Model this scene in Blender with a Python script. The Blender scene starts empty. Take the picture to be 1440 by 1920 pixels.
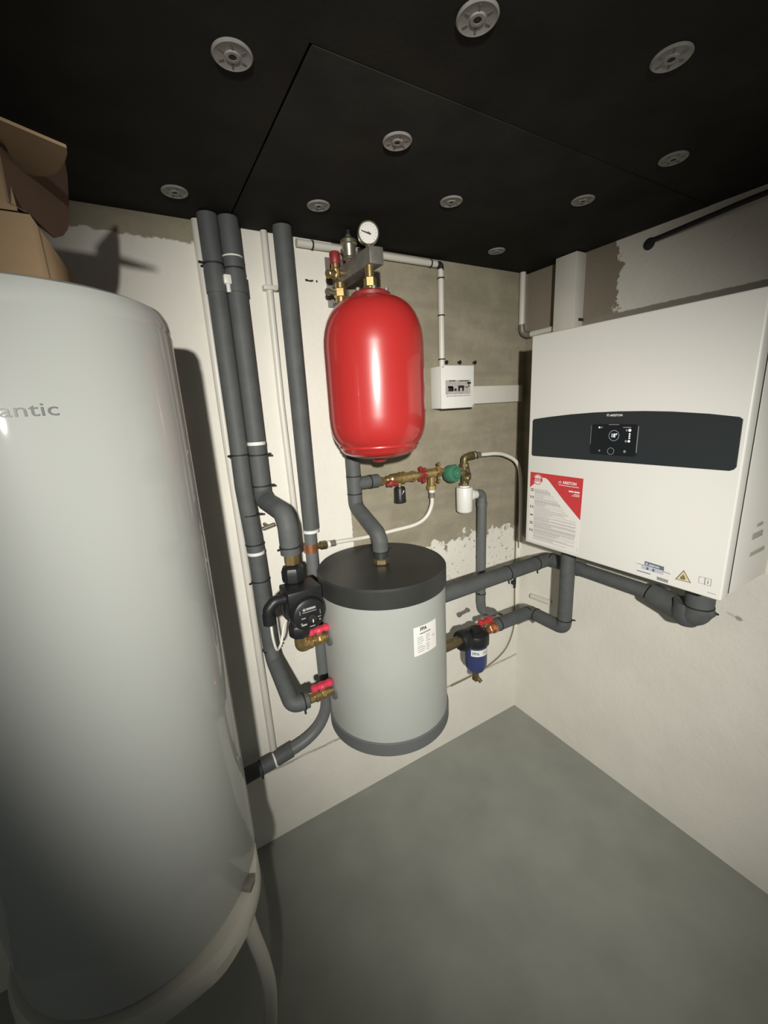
import bpy, bmesh, math, random
from mathutils import Vector, Matrix, noise as mnoise

random.seed(7)
S = bpy.context.scene
COL = S.collection
PI = math.pi
rad = math.radians
V = Vector

# ------------------------------------------------------------------ camera
cam_d = bpy.data.cameras.new('camera')
cam = bpy.data.objects.new('camera', cam_d)
COL.objects.link(cam)
YAW, PITCH, ROLL = 0.522, 0.2482, -0.0537
CAM = V((-1.5743, -1.3757, 1.6668))
fw = V((math.sin(YAW) * math.cos(PITCH), math.cos(YAW) * math.cos(PITCH), -math.sin(PITCH)))
rt = fw.cross(V((0, 0, 1))).normalized()
up = rt.cross(fw)
r2 = rt * math.cos(ROLL) + up * math.sin(ROLL)
u2 = up * math.cos(ROLL) - rt * math.sin(ROLL)
cam.matrix_world = Matrix(((r2.x, u2.x, -fw.x, CAM.x), (r2.y, u2.y, -fw.y, CAM.y), (r2.z, u2.z, -fw.z, CAM.z), (0, 0, 0, 1)))
cam_d.sensor_fit = 'AUTO'
cam_d.sensor_width = 36
cam_d.lens = 770.5 / 1920 * 36
cam_d.clip_start = 0.02
S.camera = cam

# ------------------------------------------------------------------ world, lamp, exposure
w = bpy.data.worlds.new('world')
S.world = w
w.use_nodes = True
w.node_tree.nodes['Background'].inputs[0].default_value = (0.95, 1.0, 0.97, 1)
w.node_tree.nodes['Background'].inputs[1].default_value = 0.105
lamp_d = bpy.data.lights.new('unseen_lamp', 'SPOT')  # lamp out of view; its oval cone is shaped to dim the lower left
lamp = bpy.data.objects.new('unseen_lamp', lamp_d)
COL.objects.link(lamp)
lamp.location = (-1.94, -2.16, 1.92)
lamp_d.energy = 310
lamp_d.color = (1.0, 0.972, 0.90)
lamp_d.shadow_soft_size = 0.03
lamp_d.spot_size = rad(80)
lamp_d.spot_blend = 1.0
# an oval beam, its long axis leaning from upper left to lower right
bd = (V((-0.46, 0.0, 0.99)) - lamp.location).normalized()
bx = bd.cross(V((0, 0, 1))).normalized()
by_ = bx.cross(bd)
ba = rad(-58)
lx = bx * math.cos(ba) + by_ * math.sin(ba)
ly = (-bd).cross(lx)
lamp.matrix_world = Matrix(((lx.x, ly.x, -bd.x, -1.94), (lx.y, ly.y, -bd.y, -2.16), (lx.z, ly.z, -bd.z, 1.92), (0, 0, 0, 1))) @ Matrix.Diagonal((1.0, 0.74, 1.0, 1.0))
S.view_settings.view_transform = 'Standard'
S.view_settings.look = 'None'
S.view_settings.exposure = 0.0
S.view_settings.gamma = 1.0
S.view_settings.use_curve_mapping = False


# ------------------------------------------------------------------ materials
def nodes_of(name):
    m = bpy.data.materials.new(name)
    m.use_nodes = True
    return m, m.node_tree, m.node_tree.nodes['Principled BSDF']


def mat(name, col, rough=0.5, metal=0.0, var=0.0, vscale=12, bump=0.0, bscale=150, coat=0.0, emit=0.0, spec=0.5):
    m, nt, b = nodes_of(name)
    b.inputs['Base Color'].default_value = (*col, 1)
    b.inputs['Roughness'].default_value = rough
    b.inputs['Metallic'].default_value = metal
    b.inputs['Specular IOR Level'].default_value = spec
    if coat:
        b.inputs['Coat Weight'].default_value = coat
        b.inputs['Coat Roughness'].default_value = 0.05
    if emit:
        b.inputs['Emission Color'].default_value = (*col, 1)
        b.inputs['Emission Strength'].default_value = emit
    tc = nt.nodes.new('ShaderNodeTexCoord')
    if var:
        n = nt.nodes.new('ShaderNodeTexNoise')
        n.inputs['Scale'].default_value = vscale
        n.inputs['Detail'].default_value = 5
        nt.links.new(tc.outputs['Object'], n.inputs['Vector'])
        r = nt.nodes.new('ShaderNodeValToRGB')
        r.color_ramp.elements[0].position = 0.3
        r.color_ramp.elements[1].position = 0.7
        r.color_ramp.elements[0].color = (*[c * (1 - var) for c in col], 1)
        r.color_ramp.elements[1].color = (*[min(1, c * (1 + var)) for c in col], 1)
        nt.links.new(n.outputs['Fac'], r.inputs['Fac'])
        nt.links.new(r.outputs['Color'], b.inputs['Base Color'])
    if bump:
        n2 = nt.nodes.new('ShaderNodeTexNoise')
        n2.inputs['Scale'].default_value = bscale
        n2.inputs['Detail'].default_value = 3
        nt.links.new(tc.outputs['Object'], n2.inputs['Vector'])
        bp = nt.nodes.new('ShaderNodeBump')
        bp.inputs['Strength'].default_value = bump
        bp.inputs['Distance'].default_value = 0.002
        nt.links.new(n2.outputs['Fac'], bp.inputs['Height'])
        nt.links.new(bp.outputs['Normal'], b.inputs['Normal'])
    return m


class NB:
    """small expression builder over shader nodes"""
    def __init__(s, nt):
        s.nt = nt

    def m(s, op, a, b=None, c=None):
        n = s.nt.nodes.new('ShaderNodeMath')
        n.operation = op
        for i, v in enumerate((a, b, c)):
            if v is None:
                continue
            if isinstance(v, (int, float)):
                n.inputs[i].default_value = v
            else:
                s.nt.links.new(v, n.inputs[i])
        return n.outputs[0]

    def step(s, v, lo, hi):
        n = s.nt.nodes.new('ShaderNodeMapRange')
        n.interpolation_type = 'SMOOTHSTEP'
        n.inputs['From Min'].default_value = lo
        n.inputs['From Max'].default_value = hi
        s.nt.links.new(v, n.inputs['Value'])
        return n.outputs['Result']

    def noise(s, vec, scale, detail=4, rough=0.55):
        n = s.nt.nodes.new('ShaderNodeTexNoise')
        n.inputs['Scale'].default_value = scale
        n.inputs['Detail'].default_value = detail
        n.inputs['Roughness'].default_value = rough
        s.nt.links.new(vec, n.inputs['Vector'])
        return s.m('SUBTRACT', n.outputs['Fac'], 0.5)

    def mix(s, f, a, b):
        n = s.nt.nodes.new('ShaderNodeMix')
        n.data_type = 'RGBA'
        for i, v in ((0, f), (6, a), (7, b)):
            if isinstance(v, tuple):
                n.inputs[i].default_value = (*v, 1)
            elif isinstance(v, (int, float)):
                n.inputs[i].default_value = v
            else:
                s.nt.links.new(v, n.inputs[i])
        return n.outputs[2]

    def scale(s, vec, k):
        n = s.nt.nodes.new('ShaderNodeMapping')
        n.inputs['Scale'].default_value = k
        s.nt.links.new(vec, n.inputs['Vector'])
        return n.outputs[0]


PAINT = (0.74, 0.715, 0.645)
CONC = (0.285, 0.255, 0.185)


def wall_material(name, which):
    m, nt, b = nodes_of(name)
    k = NB(nt)
    tc = nt.nodes.new('ShaderNodeTexCoord')
    vec = tc.outputs['Object']
    sp = nt.nodes.new('ShaderNodeSeparateXYZ')
    nt.links.new(vec, sp.inputs[0])
    x, y, z = sp.outputs
    n_fine = k.noise(vec, 60, 5)
    n_med = k.noise(vec, 14, 6, 0.65)
    n_big = k.noise(vec, 3.5, 4)
    board = k.noise(k.scale(vec, (1.6, 1.6, 6)), 2.2, 6, 0.6)
    n_mid = k.noise(vec, 6, 6, 0.7)
    # concrete with horizontal board marks
    c1 = k.mix(k.step(board, -0.18, 0.18), tuple(c * 0.88 for c in CONC), tuple(min(1, c * 1.12) for c in CONC))
    conc = k.mix(k.m('MULTIPLY', k.step(n_mid, -0.08, 0.2), 0.6), c1, (0.36, 0.325, 0.25))
    conc = k.mix(k.m('MULTIPLY', k.step(n_mid, 0.08, -0.2), 0.35), conc, (0.225, 0.21, 0.165))
    # board joints of the formwork
    zf = k.m('FRACT', k.m('DIVIDE', k.m('ADD', k.m('SUBTRACT', z, 0.16), k.m('MULTIPLY', n_med, 0.03)), 0.25))
    jn = k.m('SUBTRACT', 1.0, k.step(k.m('ABSOLUTE', k.m('SUBTRACT', zf, 0.5)), 0.02, 0.07))
    conc = k.mix(k.m('MULTIPLY', jn, k.m('ADD', 0.35, n_mid)), conc, (0.235, 0.215, 0.165))
    conc = k.mix(k.m('MULTIPLY', k.step(n_fine, 0.12, 0.3), 0.4), conc, (0.2, 0.17, 0.12))
    paint = k.mix(k.step(n_big, -0.2, 0.2), tuple(c * 0.95 for c in PAINT), tuple(min(1, c * 1.03) for c in PAINT))
    paint = k.mix(k.m('MULTIPLY', k.step(n_fine, 0.2, 0.3), 0.15), paint, (0.5, 0.46, 0.38))

    def AND(a, bb):
        return k.m('MULTIPLY', a, bb)

    def OR(a, bb):
        return k.m('MAXIMUM', a, bb)

    def NOT(a):
        return k.m('SUBTRACT', 1.0, a)
    if which == 'back':
        xe = k.m('ADD', x, k.m('MULTIPLY', n_fine, 0.012))
        left = NOT(k.step(xe, -0.929, -0.925))
        ze = k.m('ADD', k.m('ADD', z, k.m('MULTIPLY', n_med, 0.30)), k.m('MULTIPLY', n_fine, 0.05))
        low = NOT(k.step(ze, 1.065, 1.08))
        spots = AND(k.step(n_fine, 0.10, 0.16), k.step(z, 0.72, 0.95))
        low = AND(low, NOT(AND(spots, k.step(x, -0.9, -0.88))))
        painted = OR(left, low)
        top = k.step(k.m('ADD', z, k.m('MULTIPLY', n_med, 0.07)), 2.137, 2.143)
        topl = AND(top, NOT(k.step(x, -1.35, -1.345)))
        painted = AND(painted, NOT(topl))
        # paler cement streak low on the bare part
        col = k.mix(painted, conc, paint)
        # cold joint near the floor
        zj = k.m('ABSOLUTE', k.m('SUBTRACT', k.m('ADD', z, k.m('MULTIPLY', n_med, 0.02)), 0.326))
        joint = NOT(k.step(zj, 0.003, 0.008))
        col = k.mix(AND(joint, k.m('ADD', 0.55, n_med)), col, (0.2, 0.18, 0.13))
        # pencil dashes beside the vessel bracket
        zz = NOT(k.step(k.m('ABSOLUTE', k.m('SUBTRACT', k.m('ADD', z, k.m('MULTIPLY', n_fine, 0.01)), 2.077)), 0.0025, 0.0035))
        xx = AND(k.step(x, -1.062, -1.06), NOT(k.step(x, -0.972, -0.97)))
        dash = k.step(k.noise(k.scale(vec, (70, 1, 1)), 1.0, 1), 0.0, 0.02)
        col = k.mix(AND(AND(zz, xx), dash), col, (0.03, 0.03, 0.03))
    else:
        ye = k.m('ADD', k.m('ADD', y, k.m('MULTIPLY', n_med, 0.16)), k.m('MULTIPLY', n_fine, 0.03))
        bare = k.step(ye, -0.415, -0.408)
        ze = k.m('ADD', z, k.m('MULTIPLY', n_med, 0.12))
        bare = AND(bare, k.step(ze, 0.995, 1.005))
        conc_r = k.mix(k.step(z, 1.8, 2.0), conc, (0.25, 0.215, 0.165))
        col = k.mix(bare, paint, conc_r)
        # grey band behind the top of the boiler
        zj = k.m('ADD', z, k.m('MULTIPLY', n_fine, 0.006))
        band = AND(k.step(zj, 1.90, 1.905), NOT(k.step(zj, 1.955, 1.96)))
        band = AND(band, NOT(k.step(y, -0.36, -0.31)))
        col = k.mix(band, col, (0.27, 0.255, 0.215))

        # grey scuffs beside and below the boiler
        def blot(cy, cz, ry, rz, tilt, amt):
            dy = k.m('SUBTRACT', y, cy)
            dz = k.m('SUBTRACT', z, cz)
            a = k.m('DIVIDE', k.m('ADD', dy, k.m('MULTIPLY', dz, tilt)), ry)
            bb = k.m('DIVIDE', k.m('SUBTRACT', dz, k.m('MULTIPLY', dy, tilt)), rz)
            d = k.m('ADD', k.m('MULTIPLY', a, a), k.m('MULTIPLY', bb, bb))
            d = k.m('ADD', d, k.m('MULTIPLY', n_med, 1.6))
            return k.m('MULTIPLY', NOT(k.step(d, 0.3, 1.1)), amt)
        for cy, cz, ry, rz, tilt, amt in ((-0.906, 0.945, 0.014, 0.010, 0.4, 0.75), (-0.885, 0.95, 0.02, 0.005, 0.3, 0.35)):
            col = k.mix(blot(cy, cz, ry, rz, tilt, amt), col, (0.22, 0.205, 0.175))
    nt.links.new(col, b.inputs['Base Color'])
    b.inputs['Roughness'].default_value = 0.85
    b.inputs['Specular IOR Level'].default_value = 0.25
    bp = nt.nodes.new('ShaderNodeBump')
    bp.inputs['Strength'].default_value = 0.5
    bp.inputs['Distance'].default_value = 0.006
    h = k.m('ADD', k.m('MULTIPLY', n_med, 0.8), k.m('MULTIPLY', n_fine, 0.35))
    nt.links.new(h, bp.inputs['Height'])
    nt.links.new(bp.outputs['Normal'], b.inputs['Normal'])
    return m


M = {}
M['wall_back'] = wall_material('painted_and_bare_concrete', 'back')
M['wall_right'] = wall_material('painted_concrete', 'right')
M['floor'] = mat('grey_floor_paint', (0.275, 0.285, 0.255), 0.5, var=0.10, vscale=5, bump=0.25, bscale=60, spec=0.3)
M['ceiling'] = mat('black_insulation_board', (0.021, 0.021, 0.0175), 0.85, var=0.25, vscale=9, bump=0.3, bscale=90, spec=0.2)
M['washer'] = mat('grey_plastic_washer', (0.30, 0.30, 0.28), 0.6, var=0.12, vscale=60)
M['slot_grey'] = mat('grey_slot', (0.15, 0.15, 0.14), 0.7)
M['dark_hole'] = mat('dark_hole', (0.02, 0.02, 0.018), 0.8)
M['foam'] = mat('grey_pipe_foam', (0.088, 0.094, 0.094), 0.62, var=0.10, vscale=25, bump=0.25, bscale=260, spec=0.35)
M['foam_pale'] = mat('grey_pvc', (0.125, 0.132, 0.132), 0.5, var=0.06, vscale=20)
M['black'] = mat('black_plastic', (0.014, 0.015, 0.016), 0.42, spec=0.4)
M['black_matt'] = mat('black_rubber', (0.012, 0.012, 0.012), 0.7)
M['pvc'] = mat('pale_pvc_conduit', (0.62, 0.60, 0.54), 0.42, var=0.05, vscale=8)
M['white_hose'] = mat('white_hose', (0.72, 0.70, 0.63), 0.45)
M['white_plastic'] = mat('white_plastic', (0.75, 0.75, 0.71), 0.38)
M['white_print'] = mat('white_print', (0.8, 0.8, 0.8), 0.5)
M['enamel'] = mat('white_enamel', (0.45, 0.465, 0.44), 0.5, coat=0.5, spec=0.3)
M['enamel_base'] = mat('white_base_plastic', (0.52, 0.50, 0.43), 0.45)
M['boiler_white'] = mat('white_sheet_metal', (0.77, 0.765, 0.72), 0.4)
M['vent_grey'] = mat('grey_vent', (0.36, 0.345, 0.31), 0.6)
M['panel_dark'] = mat('dark_grey_panel', (0.025, 0.031, 0.034), 0.38, spec=0.55)
M['dial_grey'] = mat('pale_dial_print', (0.34, 0.34, 0.33), 0.6)
M['screen'] = mat('black_screen', (0.012, 0.016, 0.018), 0.25, spec=0.5)
M['screen_lit'] = mat('lit_screen_mark', (0.85, 0.9, 0.95), 0.5, emit=0.55)
M['screen_dim'] = mat('dim_screen_mark', (0.3, 0.34, 0.42), 0.5, emit=0.12)
M['grey_print'] = mat('grey_print', (0.28, 0.28, 0.28), 0.6)
M['text_grey'] = mat('pale_grey_text', (0.46, 0.43, 0.42), 0.6)
M['logo_grey'] = mat('grey_logo', (0.17, 0.18, 0.175), 0.4)
M['paper'] = mat('white_paper', (0.76, 0.74, 0.70), 0.6)
M['red_print'] = mat('red_print', (0.56, 0.045, 0.05), 0.5)
M['blue_print'] = mat('slate_blue_print', (0.12, 0.15, 0.21), 0.5)
M['lilac_print'] = mat('pale_lilac_print', (0.50, 0.50, 0.56), 0.6)
M['yellow_print'] = mat('pale_yellow_print', (0.70, 0.60, 0.36), 0.6)
M['brown_print'] = mat('brown_print', (0.2, 0.17, 0.1), 0.6)
M['red_enamel'] = mat('red_enamel', (0.42, 0.026, 0.024), 0.3, coat=0.5)
M['red_plastic'] = mat('red_plastic', (0.50, 0.03, 0.035), 0.45)
M['wine_red'] = mat('wine_red_plastic', (0.26, 0.025, 0.025), 0.45)
M['pink_red'] = mat('pinkish_red_handle', (0.62, 0.045, 0.085), 0.5)
M['brass'] = mat('brass', (0.50, 0.36, 0.16), 0.32, 0.85, var=0.2, vscale=40)
M['brass_dull'] = mat('dull_brass', (0.19, 0.15, 0.075), 0.45, 0.7, var=0.25, vscale=50)
M['copper'] = mat('copper', (0.55, 0.25, 0.13), 0.4, 0.8, var=0.2, vscale=40)
M['steel'] = mat('dull_steel', (0.20, 0.185, 0.16), 0.5, 0.35, var=0.2, vscale=30)
M['nickel'] = mat('nickel', (0.50, 0.46, 0.36), 0.3, 0.85)
M['tank_grey'] = mat('grey_tank_jacket', (0.36, 0.375, 0.35), 0.42, var=0.03, vscale=6, spec=0.45)
M['tank_skirt'] = mat('dark_grey_skirt', (0.115, 0.122, 0.122), 0.5)
M['tank_lid'] = mat('charcoal_lid', (0.030, 0.031, 0.029), 0.45, var=0.15, vscale=10)
M['green'] = mat('green_plastic', (0.04, 0.17, 0.10), 0.5)
M['blue'] = mat('dark_blue_canister', (0.035, 0.05, 0.145), 0.35)
M['card'] = mat('brown_cardboard', (0.23, 0.155, 0.085), 0.85, var=0.10, vscale=12)
M['card_shaded'] = mat('brown_cardboard_shaded', (0.15, 0.10, 0.065), 0.9, var=0.08, vscale=12)  # same cardboard, darkened to paint in the shade on the side flap
M['photo_grey'] = mat('grey_picture', (0.42, 0.39, 0.37), 0.5, var=0.15, vscale=60)


# ------------------------------------------------------------------ mesh helpers
def smooth_flags(bm, ang=0.62):
    bm.normal_update()
    for f in bm.faces:
        f.smooth = True
    for e in bm.edges:
        if len(e.link_faces) == 2:
            e.smooth = e.calc_face_angle(0) < ang
        else:
            e.smooth = True


ROOT = {}


def obj(name, bm, m, parent=None, origin=None, label=None):
    """link a bmesh given in world coordinates as one mesh object"""
    bmesh.ops.remove_doubles(bm, verts=bm.verts, dist=1e-6)
    bmesh.ops.recalc_face_normals(bm, faces=bm.faces)
    smooth_flags(bm)
    if parent is not None:
        org = ROOT[parent.name]
    elif origin is not None:
        org = V(origin)
    else:
        xs = [v.co for v in bm.verts]
        org = V((sum(c.x for c in xs) / len(xs), sum(c.y for c in xs) / len(xs), min(c.z for c in xs)))
    for v in bm.verts:
        v.co -= org
    me = bpy.data.meshes.new(name)
    bm.to_mesh(me)
    bm.free()
    me.materials.append(m)
    o = bpy.data.objects.new(name, me)
    COL.objects.link(o)
    if parent is not None:
        o.parent = parent
    else:
        o.location = org
    ROOT[o.name] = org
    if label:
        o['label'] = label
    return o


def tag(o, label, cat, group=None):
    o['label'] = label
    o['category'] = cat
    if group:
        o['group'] = group
    return o


def thing(name, loc, label, cat, group=None):
    o = bpy.data.objects.new(name, None)
    o.empty_display_size = 0.05
    o.location = loc
    COL.objects.link(o)
    ROOT[o.name] = V(loc)
    return tag(o, label, cat, group)


def struct(name, bm, m):
    o = obj(name, bm, m, origin=(0, 0, 0))
    o['kind'] = 'structure'
    return o


def new():
    return bmesh.new()


def xform(bm, verts, mtx):
    for v in verts:
        v.co = mtx @ v.co


def box(bm, a, b, bev=0.0, seg=2):
    n0 = len(bm.verts)
    lo = V((min(a[i], b[i]) for i in range(3)))
    hi = V((max(a[i], b[i]) for i in range(3)))
    t = bmesh.new()
    bmesh.ops.create_cube(t, size=1.0)
    for v in t.verts:
        v.co = V(((v.co.x + .5) * (hi.x - lo.x) + lo.x, (v.co.y + .5) * (hi.y - lo.y) + lo.y, (v.co.z + .5) * (hi.z - lo.z) + lo.z))
    if bev:
        bmesh.ops.bevel(t, geom=t.edges[:], offset=bev, segments=seg, affect='EDGES', profile=0.5)
    merge(bm, t)
    return bm


def merge(bm, t):
    me = bpy.data.meshes.new('tmp')
    t.to_mesh(me)
    t.free()
    bm.from_mesh(me)
    bpy.data.meshes.remove(me)


def basis(axis):
    axis = V(axis).normalized()
    h = V((0, 0, 1)) if abs(axis.z) < 0.9 else V((1, 0, 0))
    a = axis.cross(h).normalized()
    return a, axis.cross(a).normalized(), axis


def lathe(bm, base, axis, prof, seg=24, cap=True):
    """prof: (radius, height along axis)"""
    a, b, c = basis(axis)
    base = V(base)
    rings = []
    for r, h in prof:
        if r < 1e-6:
            rings.append([bm.verts.new(base + c * h)])
        else:
            rings.append([bm.verts.new(base + c * h + (a * math.cos(2 * PI * i / seg) + b * math.sin(2 * PI * i / seg)) * r) for i in range(seg)])
    for p, q in zip(rings, rings[1:]):
        for i in range(seg):
            j = (i + 1) % seg
            if len(p) == 1 and len(q) == 1:
                continue
            if len(p) == 1:
                bm.faces.new((p[0], q[i], q[j]))
            elif len(q) == 1:
                bm.faces.new((p[i], p[j], q[0]))
            else:
                bm.faces.new((p[i], p[j], q[j], q[i]))
    if cap:
        for r in (rings[0], rings[-1]):
            if len(r) > 2:
                bm.faces.new(r)
    return bm


def cyl(bm, a, b, r, seg=24, ch=0.0, r1=None):
    a, b = V(a), V(b)
    L = (b - a).length
    r1 = r if r1 is None else r1
    if ch:
        prof = [(r - ch, 0), (r, ch), (r1, L - ch), (r1 - ch, L)]
    else:
        prof = [(r, 0), (r1, L)]
    return lathe(bm, a, b - a, prof, seg)


def hexnut(bm, a, b, r):
    return cyl(bm, a, b, r, 6, r * 0.1)


def fillet(pts, rr, n=7):
    pts = [V(p) for p in pts]
    out = [pts[0]]
    for i in range(1, len(pts) - 1):
        p, q, s = pts[i - 1], pts[i], pts[i + 1]
        d1 = (p - q)
        d2 = (s - q)
        ang = d1.angle(d2)
        r = rr[i] if isinstance(rr, (list, tuple)) else rr
        t = min(r / math.tan(ang / 2) if ang < PI - 1e-3 else 0, d1.length * 0.49, d2.length * 0.49)
        if t < 1e-4:
            out.append(q)
            continue
        A = q + d1.normalized() * t
        B = q + d2.normalized() * t
        for k in range(n + 1):
            u = k / n
            out.append(A * (1 - u) ** 2 + q * 2 * u * (1 - u) + B * u * u)
    out.append(pts[-1])
    return out


def smooth_path(pts, n=8):
    pts = [V(p) for p in pts]
    P = [pts[0] * 2 - pts[1]] + pts + [pts[-1] * 2 - pts[-2]]
    out = []
    for i in range(1, len(P) - 2):
        for k in range(n):
            t = k / n
            a, b, c, d = P[i - 1], P[i], P[i + 1], P[i + 2]
            out.append(0.5 * ((2 * b) + (c - a) * t + (2 * a - 5 * b + 4 * c - d) * t * t + (3 * b - a - 3 * c + d) * t ** 3))
    out.append(pts[-1])
    return out


def tube(bm, path, r, seg=16, cap=True):
    path = [V(p) for p in path]
    n = len(path)
    tan = []
    for i in range(n):
        d = path[min(i + 1, n - 1)] - path[max(i - 1, 0)]
        tan.append(d.normalized())
    a, b, _ = basis(tan[0])
    rings = []
    for i in range(n):
        if i:
            q = tan[i - 1].rotation_difference(tan[i])
            a = q @ a
        a = (a - tan[i] * a.dot(tan[i])).normalized()
        b = tan[i].cross(a)
        rr = r[i] if isinstance(r, (list, tuple)) else r
        rings.append([bm.verts.new(path[i] + (a * math.cos(2 * PI * k / seg) + b * math.sin(2 * PI * k / seg)) * rr) for k in range(seg)])
    for p, q in zip(rings, rings[1:]):
        for k in range(seg):
            j = (k + 1) % seg
            bm.faces.new((p[k], p[j], q[j], q[k]))
    if cap:
        bm.faces.new(rings[0])
        bm.faces.new(rings[-1])
    return bm


def pipe(bm, pts, r, fr=0.04, seg=18, n=7):
    return tube(bm, fillet(pts, fr, n), r, seg)


def prism(bm, pts, off):
    """polygon of 3D points extruded by a vector"""
    off = V(off)
    a = [bm.verts.new(V(p)) for p in pts]
    b = [bm.verts.new(V(p) + off) for p in pts]
    bm.faces.new(a)
    bm.faces.new(b)
    for i in range(len(a)):
        j = (i + 1) % len(a)
        bm.faces.new((a[i], a[j], b[j], b[i]))
    return bm


def text_mesh(body, size, mapper, ext=0.0003, align='LEFT', bold=0.0):
    """letters as geometry; mapper takes flat (x, y, h) to a world point"""
    c = bpy.data.curves.new('txt', 'FONT')
    c.body = body
    c.size = size
    c.align_x = align
    c.extrude = ext
    c.offset = bold
    c.resolution_u = 3
    o = bpy.data.objects.new('txt', c)
    me = bpy.data.meshes.new_from_object(o)
    bm = bmesh.new()
    bm.from_mesh(me)
    for v in bm.verts:
        v.co = V(mapper(v.co.x, v.co.y, v.co.z + ext))
    bpy.data.objects.remove(o)
    bpy.data.curves.remove(c)
    bpy.data.meshes.remove(me)
    return bm


def tie(parent, p, axis, r, tail=None, w=0.0022, name='cable_tie', label=None):
    """black cable tie round a pipe at p, with its cut tail"""
    bm = new()
    ax = V(axis).normalized()
    lathe(bm, V(p) - ax * w, ax, [(r - 0.001, 0), (r + 0.0018, 0), (r + 0.0018, 2 * w), (r - 0.001, 2 * w)], 24, False)
    if tail:
        t = V(tail).normalized()
        s = V(p) + t * (r - 0.001)
        a, b, c = basis(t)
        cyl(bm, s, s + t * 0.016, 0.0035, 8)
    return obj(name, bm, M['black_matt'], parent)


def band(parent, p, axis, r, w, m, name):
    bm = new()
    ax = V(axis).normalized()
    cyl(bm, V(p) - ax * w, V(p) + ax * w, r, 20)
    return obj(name, bm, m, parent)


# ------------------------------------------------------------------ the room
XL, YF, H = -3.2, -3.2, 2.2
bm = new(); box(bm, (XL, YF, -0.05), (0.12, 0.12, 0)); struct('floor', bm, M['floor'])
bm = new(); box(bm, (XL, 0, -0.05), (0.12, 0.12, 2.3)); struct('wall_back', bm, M['wall_back'])
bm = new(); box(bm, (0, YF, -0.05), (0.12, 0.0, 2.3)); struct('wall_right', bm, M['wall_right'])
bm = new()
box(bm, (-1.252, -0.6765, 2.1955), (-0.001, -0.001, 2.27), 0.0015)
box(bm, (XL, YF, 2.197), (-0.001, -0.678, 2.27))
box(bm, (XL, -0.678, 2.197), (-1.257, -0.001, 2.27))
box(bm, (XL, YF, 2.24), (0.12, 0.12, 2.30))
struct('ceiling', bm, M['ceiling'])

# ------------------------------------------------------------------ ceiling anchors
anchors = [
    (-1.354, -0.607, 'large round grey anchor on the black ceiling, left of the long dark seam'),
    (-1.060, -0.823, 'round grey anchor touching the top edge of the photo, on the black ceiling'),
    (-0.721, -0.913, 'slanted round grey anchor at the top right of the black ceiling'),
    (-1.015, -0.540, 'round grey anchor alone in the centre of the black ceiling, above the red vessel'),
    (-0.388, -0.759, 'flat looking round grey anchor near the right edge of the ceiling, above the black cable'),
    (-1.399, -0.146, 'round grey anchor on the ceiling just left of the twin insulated risers'),
    (-1.060, -0.221, 'round grey anchor on the ceiling just left of the pressure gauge'),
    (-0.744, -0.384, 'round grey anchor on the ceiling to the upper right of the pressure gauge'),
    (-0.405, -0.539, 'round grey anchor on the ceiling above the white vertical duct'),
    (-0.347, -0.159, 'smallest round grey anchor on the ceiling, close to the back right corner'),
]
for i, (x, y, lab) in enumerate(anchors):
    zc = 2.1955 if (x > -1.252 and y > -0.674) else 2.197
    if i == 0:
        proto_a = thing('insulation_anchor', (x, y, zc), lab, 'anchor', 'round anchors holding the ceiling insulation')
        d = new()
        lathe(d, (x, y, zc), (0, 0, -1), [(0.030, 0), (0.0305, 0.002), (0.028, 0.004), (0.0265, 0.0032), (0.012, 0.0028), (0.0105, 0.0045), (0.006, 0.0045), (0.0055, 0.001)], 32)
        obj('washer_disc', d, M['washer'], proto_a)
        d = new()
        lathe(d, (x, y, zc), (0, 0, -1), [(0.0056, 0.0), (0.0056, 0.0040), (0.0, 0.0044)], 12)
        obj('pin', d, M['dark_hole'], proto_a)
        d = new()
        for k in range(6):
            a = k * PI / 3 + 0.3
            c, s = math.cos(a), math.sin(a)
            P = [(x + c * r - s * t, y + s * r + c * t, zc - 0.0026) for r, t in ((0.015, -0.0013), (0.023, -0.0013), (0.023, 0.0013), (0.015, 0.0013))]
            prism(d, P, (0, 0, -0.0012))
        obj('slot', d, M['slot_grey'], proto_a)
    else:
        a = proto_a.copy()
        COL.objects.link(a)
        a.location = (x, y, zc)
        a.rotation_euler = (0, 0, 0.7 * i)
        a['label'] = lab
        for ch in list(proto_a.children):
            c2 = ch.copy()
            COL.objects.link(c2)
            c2.parent = a

# ------------------------------------------------------------------ water heater on its stand
HX, HY, HR, HB, HT = -1.739, -0.357, 0.26, 0.535, 1.871
t = thing('water_heater', (HX, HY, HB), 'tall white enamelled water heater cut by the left edge of the photo', 'water heater')
bm = new()
lathe(bm, (HX, HY, 0), (0, 0, 1), [(HR - 0.03, HB), (HR - 0.004, HB + 0.002), (HR, HB + 0.008), (HR, HT - 0.05), (HR - 0.002, HT - 0.042), (HR - 0.002, HT - 0.04)], 96)
obj('jacket', bm, M['enamel'], t)
bm = new()
lathe(bm, (HX, HY, 0), (0, 0, 1), [(HR - 0.0025, HT - 0.0415), (HR - 0.001, HT - 0.036), (HR - 0.003, HT - 0.02), (HR - 0.010, HT - 0.006), (HR - 0.022, HT), (0, HT + 0.0005)], 96)
obj('top_cap', bm, M['enamel'], t)


def heater_map(x0, z0):
    def f(x, y, h):
        a = rad(-74.12) + (x - x0) / HR
        r = HR + 0.0004 + h
        return (HX + r * math.cos(a), HY + r * math.sin(a), z0 + y)
    return f


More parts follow.
